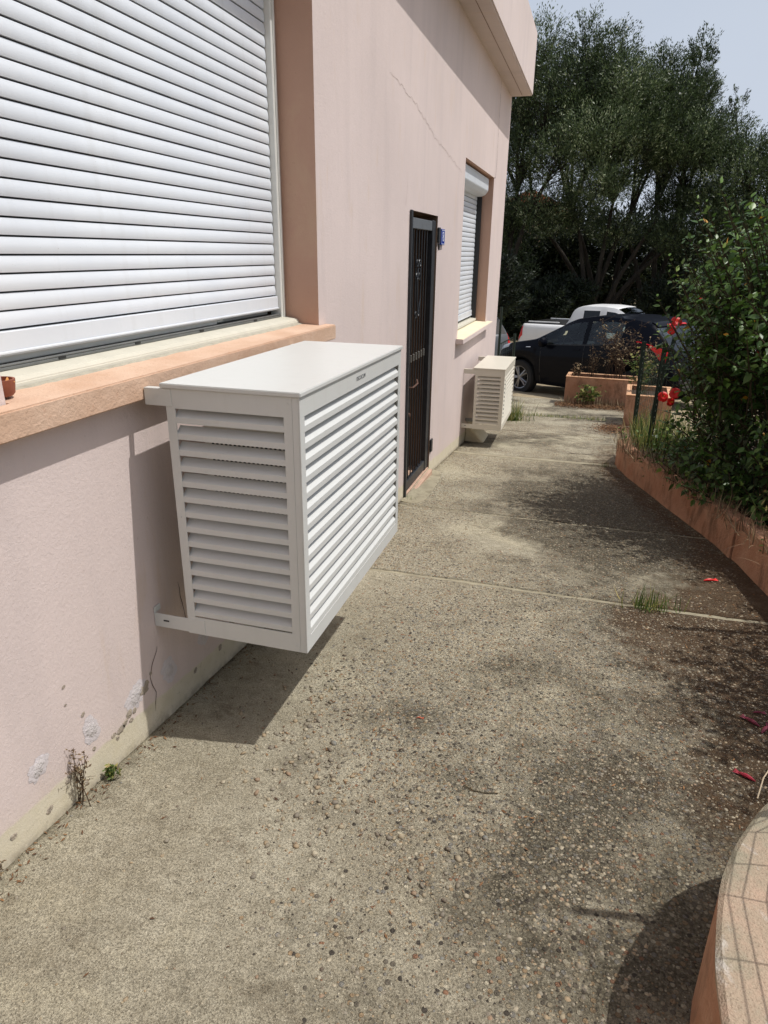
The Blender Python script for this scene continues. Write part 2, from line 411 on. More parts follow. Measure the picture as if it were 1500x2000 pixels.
def glassmat(name, fac, tint):
    m = bpy.data.materials.new(name); m.use_nodes = True; t = m.node_tree; t.nodes.clear()
    o = t.nodes.new('ShaderNodeOutputMaterial'); mx = t.nodes.new('ShaderNodeMixShader'); tr = t.nodes.new('ShaderNodeBsdfTransparent'); gl = t.nodes.new('ShaderNodeBsdfGlossy')
    tr.inputs[0].default_value = tint; gl.inputs['Roughness'].default_value = .03; gl.inputs[0].default_value = (.9, .95, 1, 1)
    lw = t.nodes.new('ShaderNodeFresnel'); lw.inputs[0].default_value = 1.5
    t.links.new(lw.outputs[0], mx.inputs[0]); t.links.new(tr.outputs[0], mx.inputs[1]); t.links.new(gl.outputs[0], mx.inputs[2]); t.links.new(mx.outputs[0], o.inputs[0])
    return m
GLASS = glassmat('car_glass', .2, (.80, .90, .86, 1))
GLASSD = glassmat('tinted_glass', .2, (.07, .08, .08, 1))
BLUE = simple('blue_enamel', lin(30, 62, 160), .25, .05, 20)
WENAM = simple('white_enamel', lin(226, 230, 240), .3, .02, 20)
PRINT = simple('grey_print', lin(84, 86, 92), .5, .05)

# ------------------------------------------------------------------ ground
def gz(x, y):
    if y < -1: return .13+.085
    if y < 22: return .13-.085*y
    if y < 28: t = (y-22)/6; return .13-.085*22 - .51*(t-t*t/2)
    return .13-.085*22-.255
def vn(x, y, s, o=0): return noise.noise(Vector((x*s, y*s, 3.7+o)))
def fields(x, y):
    """wear masks of the concrete: exposed aggregate, dark lichen, moss"""
    sm = lambda a, b, t: max(0., min(1., (t-a)/(b-a)))
    n1 = vn(x, y, 1.3); n2 = vn(x, y, 3.1, 5); n3 = vn(x, y, .7, 9)
    e = sm(.30, .75, x+.35*n1-.10*max(0, 2.2-y)) * sm(1.05, 1.7, y+.3*n2+.25*x)
    if y > 3.3: e = .92*sm(-.45, .15, n2*.8+n1+.3)
    if y > 7: e = .9*sm(-.3, .3, n2+.2)
    if y < 1.45: e = max(e, .8*sm(.8, 1.3, x)*sm(.8, 1.1, y))
    d = .38*sm(.55, 1.15, x+.2*n1)+.24*n1+.2*n2
    d += .6*sm(1.1, 1.8, x+.4*n1)*sm(.9, 1.6, y+.3*n2)*sm(4.2, 3.1, y)
    d += .55*sm(.45, 1.0, x+.3*n2)*sm(3.3, 4.1, y+.4*n1)*sm(6.8, 6.0, y)
    d += .22*math.exp(-(math.hypot(x-.75, y-1.72)-.27)**2/.006)*sm(-.4, .3, n2)+.34*sm(.85, 1.2, x+.25*n2)*sm(1.0, 1.4, y)*sm(3.2, 2.6, y)*sm(-.25, .25, n1+.6*n2)
    d += .2*math.exp(-((x-.75)**2+(y-1.75)**2)/.12)+.35*math.exp(-((x-.7)**2/.05+(y-5.2)**2/.6))
    if y > 6.8: d = .30+.6*n1+.35*n2+.2*vn(x, y, 7, 44)
    if x < .12: d += .4*sm(.12, 0, x)
    mo = 1.0*sm(1.35, 1.95, x+.25*n2+.1*n1)*sm(1.0, 1.8, y)*sm(4.4, 3.4, y)
    mo += .8*sm(.28, .0, abs(x-kerbx(y)+.1))*sm(3, 4, y)
    mo += .9*math.exp(-((x-1.75)**2/.05+(y-3.05)**2/.08))
    if 9 < y < 12.3: mo += .9*sm(11, 11.8, y)*sm(.7, 1.2, x)
    return e, d, mo
KB = [(2.36, 2.9), (2.306, 3.672), (2.163, 4.561), (1.93, 5.488), (1.70, 6.45), (1.63, 6.9), (1.66, 7.4), (1.74, 8.1)]
def kerbx(y):
    if y < KB[0][1]: return KB[0][0]
    for (x0, y0), (x1, y1) in zip(KB, KB[1:]):
        if y <= y1: return x0+(x1-x0)*(y-y0)/(y1-y0)
    return KB[-1][0]+.4
def surfz(x, y):
    return gz(x, y) + .007*vn(x, y, 1.1, 2)+.003*vn(x, y, 5, 3)+.0012*vn(x, y, 22, 4)

def gridmesh(name, x0, x1, y0, y1, st, zf, mat, parent, attrs=True, edge=None):
    nx = max(2, int((x1-x0)/st)+1); ny = max(2, int((y1-y0)/st)+1)
    xs = np.linspace(x0, x1, nx); ys = np.linspace(y0, y1, ny)
    V = []; E = []; D = []; O = []
    for y in ys:
        for x in xs:
            yy = y
            if edge and (y == ys[0] or y == ys[-1]): yy = y + .007*vn(x, y, 9, 20)
            V.append((x, yy, zf(x, yy)))
            if attrs:
                a, b, c = fields(x, yy); E.append(a); D.append(b); O.append(c)
    o = ORG[parent.name] if parent else Vector()
    me = bpy.data.meshes.new(name)
    F = [(j*nx+i, j*nx+i+1, (j+1)*nx+i+1, (j+1)*nx+i) for j in range(ny-1) for i in range(nx-1)]
    # skirt so that the slab has an edge
    nv = len(V)
    rim = [i for i in range(nx)] + [j*nx+nx-1 for j in range(1, ny)] + [(ny-1)*nx+i for i in range(nx-2, -1, -1)] + [j*nx for j in range(ny-2, 0, -1)]
    for r in rim: V.append((V[r][0], V[r][1], V[r][2]-.03)); E.append(0); D.append(.8); O.append(0)
    for k in range(len(rim)): F.append((rim[k], nv+k, nv+(k+1) % len(rim), rim[(k+1) % len(rim)]))
    me.from_pydata([(a-o[0], b-o[1], c-o[2]) for a, b, c in V], [], F)
    if attrs:
        for nm, dat in (('expo', E), ('dirt', D), ('moss', O)):
            a = me.attributes.new(nm, 'FLOAT', 'POINT'); a.data.foreach_set('value', np.array(dat, np.float32))
    me.materials.append(mat)
    me.polygons.foreach_set('use_smooth', [True]*len(me.polygons))
    return link(name, me, parent)

path = thing('path', 'worn concrete path of slabs beside the pink house', None, (1, 3, 0), kind='structure')
cuts = [(-2.0, .4, .08), (.4, 3.265, .016), (3.305, 4.625, .025), (4.665, 6.80, .03), (6.89, 8.55, .05), (8.6, 10.1, .06), (10.15, 12.6, .08)]
for a, b, st in cuts: gridmesh('slab', .0, 2.55, a, b, st, surfz, CONC, path, edge=True)
for a, b, zz in ((3.257, 3.313, -.004), (4.617, 4.673, -.004), (6.79, 6.90, .003), (8.542, 8.608, -.003), (10.092, 10.158, -.003)):
    gridmesh('joint_strip', .0, 2.54, a, b, .03, lambda x, y, zz=zz: surfz(x, y)+zz+.002*vn(x, y, 14, 8), JOINT, path, attrs=False)
# threshold cement ramp in front of the gate
mb = MB(); prof = [(.005, 4.72), (.07, 4.70), (.13, 4.72), (.165, 4.80), (.17, 4.95), (.16, 5.15), (.145, 5.35), (.13, 5.55), (.11, 5.72), (.07, 5.83), (.005, 5.88)]
mb.v = [(x, y, surfz(x, y)+.004+.006*(x < .01)) for x, y in prof] + [(x, y, surfz(x, y)-.02) for x, y in prof]
n = len(prof); mb.f = [tuple(range(n))] + [(i, n+i, n+(i+1) % n, (i+1) % n) for i in range(n)]; mb.m = [0]*len(mb.f)
mb.build('threshold_ramp', JOINT, path, .003)

gmat = Mt('parking_ground', .95, .2)
_c = gmat.mix(gmat.map(gmat.noise(.7, 6, .6), .3, .7), lin(150, 136, 110), lin(184, 168, 138))
_c = gmat.mix(gmat.map(gmat.noise(6, 6, .7), .5, .7, 0, .6), _c, lin(104, 92, 72)); gmat.col(_c); gmat.bump(gmat.noise(60, 4), .02)
def groundsheet():
    xs = [-300, -120, -60, -30, -15, -8, -4, -2, -.2, 0, 2.5, 3, 4, 6, 8, 12, 16, 24, 40, 80, 300]
    ys = [-300, -80, -20, -8, -4, -2, 0, 2, 4, 6, 8, 10, 12, 14, 16, 18, 20, 22, 24, 26, 28, 34, 45, 70, 140, 400]
    V = [(x, y, gz(x, y)-.045) for y in ys for x in xs]; n = len(xs)
    F = [(j*n+i, j*n+i+1, (j+1)*n+i+1, (j+1)*n+i) for j in range(len(ys)-1) for i in range(n-1)]
    me = bpy.data.meshes.new('ground'); me.from_pydata(V, [], F); me.materials.append(gmat.m)
    return tag(link('ground', me), 'pale dusty ground of the parking area beyond the path', None, None, 'structure')
groundsheet()

# ------------------------------------------------------------------ house
house = thing('house', 'pink stuccoed house with roller shutters and flat overhanging roof edge', 'house', (-2, 4, .0))
W1 = (1.225, 3.14, 1.10, 2.72)     # near window y0 y1 z0 z1
W2 = (6.78, 8.60, .665, 2.30)      # far window
DR = (4.86, 5.70, -.29, 1.765)     # door opening
def wallmesh():
    ys = sorted({-3., 9.67, W1[0], W1[1], W2[0], W2[1], DR[0], DR[1]}); zs = sorted({-1.2, 3.6, W1[2], W1[3], W2[2], W2[3], DR[2], DR[3]})
    op = [W1, W2, DR]; mb = MB()
    inside = lambda y, z: any(o[0] < y < o[1] and o[2] < z < o[3] for o in op)
    for y0, y1 in zip(ys, ys[1:]):
        for z0, z1 in zip(zs, zs[1:]):
            if inside((y0+y1)/2, (z0+z1)/2): continue
            # subdivide a little is not needed: flat stucco
            mb.add([(0, y0, z0), (0, y1, z0), (0, y1, z1), (0, y0, z1)], [(0, 1, 2, 3)])
    # far end, near end, back
    mb.add([(0, 9.67, -1.2), (-8, 9.67, -1.2), (-8, 9.67, 3.6), (0, 9.67, 3.6)], [(0, 1, 2, 3)])
    mb.add([(0, -3, -1.2), (-8, -3, -1.2), (-8, -3, 3.6), (0, -3, 3.6)], [(3, 2, 1, 0)])
    mb.add([(-8, -3, -1.2), (-8, 9.67, -1.2), (-8, 9.67, 3.6), (-8, -3, 3.6)], [(0, 3, 2, 1)])
    return mb.build('wall', PINK, house, fixn=False)
wall = wallmesh()
def reveal(o, d, mat):
    y0, y1, z0, z1 = o; mb = MB()
    mb.add([(0, y0, z0), (-d, y0, z0), (-d, y0, z1), (0, y0, z1)], [(0, 1, 2, 3)])
    mb.add([(0, y1, z0), (-d, y1, z0), (-d, y1, z1), (0, y1, z1)], [(3, 2, 1, 0)])
    mb.add([(0, y0, z1), (-d, y0, z1), (-d, y1, z1), (0, y1, z1)], [(0, 1, 2, 3)])
    mb.add([(0, y0, z0), (-d, y0, z0), (-d, y1, z0), (0, y1, z0)], [(3, 2, 1, 0)])
    mb.add([(-d, y0, z0), (-d, y1, z0), (-d, y1, z1), (-d, y0, z1)], [(0, 1, 2, 3)])
    return mb
reveal(W1, .40, REVEAL).build('window_reveal', REVEAL, wall, fixn=False)
reveal(W2, .34, REVEAL).build('window_reveal', REVEAL, wall, fixn=False)
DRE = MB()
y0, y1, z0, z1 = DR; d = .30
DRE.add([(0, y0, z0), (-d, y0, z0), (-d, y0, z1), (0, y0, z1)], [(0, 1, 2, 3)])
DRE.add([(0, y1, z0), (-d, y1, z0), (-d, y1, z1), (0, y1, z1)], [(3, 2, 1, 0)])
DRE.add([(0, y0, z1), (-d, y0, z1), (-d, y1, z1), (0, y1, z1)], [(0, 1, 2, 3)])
DRE.build('door_reveal', simple('shade_painted_render', lin(128, 106, 88), .9, .12, 6, 90, .003), wall, fixn=False)  # pink stucco of the opening, its shade painted in as darker brown
MB().box(-.32, -.26, DR[0]+.002, DR[1]-.002, DR[2]+.01, DR[3]-.002).build('door', BROWN, house, .004)
for k in range(4):
    for j in range(1):
        if True:
            ty = DR[0]+.006+k*.209; tx = -.255+j*.2475
            MB().box(tx, tx+.25, ty, ty+.204, DR[2]-.05, DR[2]+.004).build('floor_tile', TILE, house, .003)
# orange step edge below the gate
MB().box(.001, .035, DR[0]+.02, DR[1]-.01, -.40, -.297).build('door_step', TILE, house, .006)
# roof slab with fascia
rf = MB().box(-8.3, .25, -3.3, 9.674, 3.29, 3.945).build('roof', FASC, house, .012, seg=2)
MB().box(.130, .1335, -3.2, 9.6, 3.286, 3.2895).build('soffit_groove', simple('groove_grey', lin(150, 124, 108), .9), rf)
def ribbon(pts, wd, mat, name, parent, lift=.0015, jitter=.0):
    """thin crack on the wall plane, pts are (y,z)"""
    P = []
    for (a, b), (c, d) in zip(pts, pts[1:]):
        n = max(2, int(math.hypot(c-a, d-b)/.03))
        for i in range(n): t = i/n; P.append((a+(c-a)*t+random.uniform(-jitter, jitter), b+(d-b)*t+random.uniform(-jitter, jitter)))
    P.append(pts[-1]); mb = MB(); V = []; F = []
    for i, (y, z) in enumerate(P):
        q = P[min(i+1, len(P)-1)]; p = P[max(i-1, 0)]; dx, dy = q[0]-p[0], q[1]-p[1]; l = math.hypot(dx, dy) or 1
        ww = wd*(.4+.8*random.random())*(1 if 0 < i < len(P)-1 else .2)
        V += [(lift, y-dy/l*ww/2, z+dx/l*ww/2), (lift, y+dy/l*ww/2, z-dx/l*ww/2)]
        if i: F.append((2*i-2, 2*i-1, 2*i+1, 2*i))
    mb.add(V, F); return mb.build(name, mat, parent)
ribbon([(8.68, 3.288), (8.70, 2.9), (8.72, 2.6), (8.73, 2.40), (8.68, 2.305), (8.61, 2.30)], .010, CRACK, 'wall_crack', wall, .0012)
ribbon([(4.3, 2.45), (4.9, 2.40), (5.5, 2.28), (6.1, 2.22), (6.6, 2.16)], .0038, CRACKL, 'wall_crack', wall, .0012, .012)
ribbon([(4.72, 2.0), (4.74, 1.9), (4.70, 1.78)], .004, CRACKL, 'wall_crack', wall, .0012, .004)
ribbon([(1.645, .29), (1.64, .27), (1.59, .20), (1.62, .13), (1.60, .06)], .004, CRACK, 'wall_crack', wall, .0012, .006)
ribbon([(1.80, .45), (1.81, .36), (1.83, .25)], .003, CRACK, 'wall_crack', wall, .0012, .003)
ribbon([(4.0, .2), (4.02, -.02), (4.0, -.2)], .005, CRACK, 'wall_crack', wall, .0012, .004)
def blotch(y, z, ry, rz, mat, name, th=.004, seed=0):
    r = random.Random(seed); n = 26; V = [(th, y, z)]; F = []
    rr = [1+.16*math.sin(2*a+seed)+r.uniform(-.16, .16) for a in [2*math.pi*k/n for k in range(n)]]
    for lay, (s, x) in enumerate(((.82, th), (1.0, .0008))):
        for k in range(n):
            a = 2*math.pi*k/n; V.append((x, y+ry*rr[k]*s*math.cos(a), z+rz*rr[k]*s*math.sin(a)))
    for k in range(n):
        k2 = (k+1) % n; F += [(0, 1+k, 1+k2), (1+k, 1+n+k, 1+n+k2, 1+k2)]
    mb = MB().add(V, F); return mb.build(name, mat, wall, smooth=True)
PATCHH = simple('filler_halo', lin(208, 200, 200), .9, .05, 60, 120, .003)
for i, (y, z, ry, rz) in enumerate(((1.112, .236, .024, .026), (1.311, .206, .027, .03), (1.516, .182, .036, .036), (1.697, .160, .03, .034), (1.93, .175, .03, .036))):
    blotch(y, z, ry*1.4, rz*1.35, PATCHH, 'filler_halo', .0015, i*3+1)
    blotch(y, z, ry*.85, rz*.85, PATCH, 'filler_patch', .003, i*3)
for i, (y, z, s) in enumerate(((1.555, .175, .024), (1.575, .19, .012), (1.50, .137, .012), (1.475, .142, .017), (1.45, .125, .014), (1.43, .118, .018), (1.395, .122, .01), (1.48, .115, .01), (1.41, .10, .009), (1.60, .21, .008), (1.29, .275, .008), (1.24, .40, .006), (1.235, .345, .004),
                               (2.08, .085, .03), (2.13, .10, .022), (2.03, .05, .014), (1.85, .06, .012), (2.30, .06, .02), (1.20, .12, .012), (1.0, .115, .01), (1.31, .14, .008), (7.75, -.38, .05), (1.26, .06, .008), (1.12, .09, .012))):
    blotch(y, z, s, s*.8, CHIP, 'plaster_chip', .0022, 40+i)

def window(o, recess, barz, pitch, guide_w, tags, plinth):
    """roller shutter closed in its opening; every slat is a piece of its own"""
    y0, y1, z0, z1 = o; xs = -recess
    sh = MB(); n = 5
    ys0, ys1 = y0+guide_w, y1-guide_w
    sh.box(xs-.012, xs+.012, ys0, ys1, barz, barz+pitch*1.35)
    sh.box(xs+.0121, xs+.0165, ys0, ys1, barz+.004, barz+.012)
    sho = sh.build('roller_shutter', SHUT, house, .002)
    prof = []
    for i in range(9):
        t = i/8; prof.append((.0036*math.sin(math.pi*min(1, t*1.06))**.8 - .003*t, t*(pitch-.0048)))
    pr = [(xs+a, z) for a, z in prof] + [(xs-.010, pitch-.0048), (xs-.010, 0)]
    zz = barz+pitch*1.35+.006; me0 = None; k = 0
    while zz < z1-.01:
        if me0 is None:
            mb = MB()
            for (x, z) in pr: pass
            nn = len(pr)
            mb.add([(x, ys0, z+zz) for x, z in pr]+[(x, ys1, z+zz) for x, z in pr], [(i, (i+1) % nn, nn+(i+1) % nn, nn+i) for i in range(nn)]+[tuple(range(nn)), tuple(range(nn, 2*nn))])
            ob = mb.build('slat', SHUT, sho, smooth=True); me0 = ob.data; zb = zz
        else:
            ob = bpy.data.objects.new('slat', me0); C.objects.link(ob); ob.parent = sho; ob.location = (random.uniform(-.0006, .0006), 0, zz-zb)
        zz += pitch; k += 1
    MB().box(xs-.016, xs-.012, ys0, ys1, barz+pitch, z1-.01).build('shutter_back', TRIM, sho)
    for a, b in ((y0+.004, y0+guide_w-.003), (y1-guide_w+.003, y1-.004)):
        g = MB(); g.box(xs-.03, xs+.028, a, b, z0+.005, z1-.005)
        g.build('guide_rail', PVC, sho, .003)
        MB().box(xs+.0281, xs+.034, a+(b-a)*.35, a+(b-a)*.62, z0+.01, z1-.01).build('guide_lip', PVC, sho, .002)
    return sho
s1 = window(W1, .195, 1.237, .045, .052, '', .05)
# below the shutter: window frame, rail with drain slots, cream plinth, mortar line, sill
fr = MB(); fr.box(-.27, -.235, W1[0]+.06, W1[1]-.06, 1.215, 1.285)
wfr = fr.build('window_frame', PVC, house, .003)
MB().box(-.262, -.236, W1[0]+.07, W1[1]-.07, 1.2855, 1.30).build('window_pane', DARK, wfr)
MB().box(-.2345, -.205, W1[0]+.06, 2.55, 1.2165, 1.2485).build('sash_rail', PVC, wfr, .003)
MB().box(-.2335, -.206, 2.554, 2.60, 1.222, 1.256).build('sash_end_cap', PVC, wfr, .003)
rl = MB(); rl.box(-.234, -.1685, W1[0]+.056, W1[1]-.056, 1.2045, 1.2135); rl.box(-.180, -.1685, W1[0]+.056, W1[1]-.056, 1.2136, 1.220)
tr = rl.build('sill_track', ALU, wfr, .002)
for yy in (1.60, 1.95, 2.35, 2.8): MB().box(-.168, -.1665, yy, yy+.028, 1.208, 1.215).build('drain_slot', TRIM, tr)
pl = MB().prism([(-.32, 1.168), (-.096, 1.166), (-.100, 1.186), (-.112, 1.197), (-.168, 1.204), (-.32, 1.204)], 1, W1[0]+.003, W1[1]-.003)
pl.build('window_plinth', CREAMP, house, .003, seg=2)
def mortar():
    V = []; F = []; n = 70
    for i in range(n):
        y = W1[0]+.004+(W1[1]-W1[0]-.008)*i/(n-1); a = .012+.012*abs(vn(y, 0, 9, 1))+.006*vn(y, 0, 30, 2)
        V += [(-.0955, y, 1.1715), (-.0955, y, 1.1765), (-.0955+a*.6, y, 1.1745), (-.0955+a, y, 1.1712)]
        if i:
            b = 4*i
            for k in range(3): F.append((b-4+k, b-3+k, b+1+k, b+k))
    MB().add(V, F).build('mortar_line', GREYMORT, house, smooth=True)
mortar()
def one_sill(o, ya, yb, xo, zb, zt0, zt1, dpt, mats):
    y0, y1 = o[0]+.002, o[1]-.002
    pl_ = [(-dpt, y0), (.001, y0), (.001, ya), (xo, ya), (xo, yb), (.001, yb), (.001, y1), (-dpt, y1)]
    mb = MB(); n = len(pl_)
    zt = lambda x: zt0+(zt1-zt0)*(x+dpt)/(xo+dpt)
    V = [(x, y, zb) for x, y in pl_]+[(x, y, zt(x)) for x, y in pl_]
    F = [(i, (i+1) % n, n+(i+1) % n, n+i) for i in range(n)]+[tuple(range(n))[::-1], tuple(range(n, 2*n))]
    return mb.add(V, F).build('window_sill', mats, house, .004, seg=2)
one_sill(W1, 1.10, 3.225, .055, 1.098, 1.184, 1.166, .38, SILL)

# the window at the far end
s2 = window(W2, .175, .79, .05, .05, '', .04)
bxp = [(-.33, 2.285), (-.055, 2.285), (-.045, 2.275), (-.045, 2.155), (-.075, 2.115), (-.12, 2.098), (-.33, 2.098)]
MB().prism(bxp, 1, W2[0]+.004, W2[1]-.09).build('shutter_box', SHUT, s2, .004, seg=2)
MB().box(-.176, -.12, W2[1]-.049, W2[1]-.005, .74, 2.1).build('dark_seal', TRIM, s2)
pl = MB().prism([(-.33, .74), (-.11, .735), (-.115, .76), (-.33, .775)], 1, W2[0]+.003, W2[1]-.003); pl.build('window_plinth', CREAMP, house, .003)
MB().box(-.32, -.19, W2[0]+.01, W2[1]-.01, .7745, .80).build('window_frame', PVC, house, .003)
ns = one_sill(W2, 6.70, 8.72, .075, .667, .738, .716, .33, [PINK, SILLC])
for p in ns.data.polygons:
    if p.normal.z > .6: p.material_index = 1

# ------------------------------------------------------------------ gate
gate = thing('barred_gate', 'tall black iron gate with vertical bars and scroll ornament in the pink wall', 'gate', (0, 5.25, -.33))
g = MB(); g.box(.002, .018, 4.815, 4.85, -.40, 1.765); g.build('frame_post', IRON, gate, .003)
g = MB(); g.box(-.05, -.012, 5.655, 5.697, -.285, 1.73); g.build('frame_post', IRON, gate, .003)
g = MB(); g.box(-.045, -.015, 4.90, 5.64, 1.655, 1.725); g.build('frame_rail', simple('grey_iron', lin(98, 102, 106), .5, .1, 20), gate, .003)
g = MB(); g.box(-.045, -.015, 4.90, 5.64, -.275, -.195); g.build('frame_rail', IRON, gate, .003)
g = MB(); g.box(-.030, -.016, 4.868, 4.90, -.28, 1.73); g.build('leaf_stile', IRON, gate, .003)
g = MB(); g.box(-.048, -.010, 5.58, 5.65, -.28, 1.73); g.build('leaf_stile', IRON, gate, .003)
barme = None
for k in range(7):
    yb = 4.975+k*.083
    if barme is None:
        ob = MB().tube([(-.03, yb, -.21), (-.03, yb, 1.66)], .0052, 8).build('bar', IRON, gate, smooth=True); barme = ob.data; yb0 = yb
    else:
        ob = bpy.data.objects.new('bar', barme); C.objects.link(ob); ob.parent = gate; ob.location = (0, yb-yb0, 0)
colm = simple('worn_collar', lin(110, 108, 102), .5, .1, 20)
for k in range(7):
    yb = 4.975+k*.083
    MB().tube([(-.03, yb, .72), (-.03, yb, .775)], .009, 8).build('collar', colm, gate, .002)
def spiral(cy, cz, r, turns, flip=1, n=26):
    return [(-.010, cy+flip*r*(1-i/n*.75)*math.cos(2*math.pi*turns*i/n), cz+r*(1-i/n*.75)*math.sin(2*math.pi*turns*i/n)) for i in range(n+1)]
for cy, cz, fl in ((5.115, 1.42, 1), (5.19, 1.42, -1), (5.115, 1.33, -1), (5.19, 1.33, 1), (5.10, 1.06, 1), (5.17, 1.07, -1)):
    MB().tube(spiral(cy, cz, .034, 1.2, fl), .005, 5).build('scroll', IRON, gate, smooth=True)
MB().tube([(-.008, 5.12, 1.39), (-.006, 5.09, 1.3), (-.006, 5.10, 1.18), (-.006, 5.14, 1.08)], .006, 5).build('scroll', IRON, gate, smooth=True)
MB().tube([(-.008, 5.18, 1.39), (-.006, 5.21, 1.3), (-.006, 5.20, 1.18), (-.006, 5.15, 1.08)], .006, 5).build('scroll', IRON, gate, smooth=True)
MB().tube([(.0, 4.885, .565), (.035, 4.89, .565), (.04, 4.95, .57), (.04, 5.02, .575), (.025, 5.045, .60)], .007, 6).build('handle', RUST, gate, smooth=True)
MB().lathe([(.0, 0), (.014, 0), (.014, .02), (0, .02)], (.0, 4.888, .36), 0, 10).build('latch', RUST, gate)
for zz in (1.57, -.15):
    h = MB(); h.box(.001, .016, 5.70, 5.76, zz, zz+.115); h.build('hinge', IRON, gate, .004)
MB().prism([(5.72, 1.568), (5.755, 1.568), (5.75, 1.515)], 0, .002, .012).build('hinge_tip', IRON, gate)

# number sign
sg = thing('house_number_sign', 'small blue enamel house number plate with white digit beside the barred gate', 'sign', (0.0, 5.86, 1.61))
MB().box(.006, .020, 5.775, 5.90, 1.555, 1.675).build('plate', BLUE, sg, .003)
bd = MB()
for a in ((5.781, 5.894, 1.664, 1.669), (5.781, 5.894, 1.561, 1.566), (5.781, 5.786, 1.566, 1.664), (5.889, 5.894, 1.566, 1.664)): bd.box(.0201, .0212, *a)
bd.build('border_line', WENAM, sg)
def textmesh(txt, size, mat, parent, loc, name, extr=.0006):
    cu = bpy.data.curves.new(name, 'FONT'); cu.body = txt; cu.size = size; cu.extrude = extr; cu.align_x = 'CENTER'; cu.align_y = 'CENTER'
    to = bpy.data.objects.new('tmp', cu); C.objects.link(to)
    dg = bpy.context.evaluated_depsgraph_get(); me = bpy.data.meshes.new_from_object(to.evaluated_get(dg))
    bpy.data.objects.remove(to)
    me.materials.clear(); me.materials.append(mat); o = link(name, me, parent)
    # stands on a wall facing +x: text x -> +y, text y -> +z, normal +x
    o.matrix_local = Matrix(((0, 0, 1, loc[0]), (1, 0, 0, loc[1]), (0, 1, 0, loc[2]), (0, 0, 0, 1)))
    return o
_p = ORG[sg.name]
textmesh('8', .105, WENAM, sg, (.0208-_p[0], 5.838-_p[1], 1.615-_p[2]), 'digit')

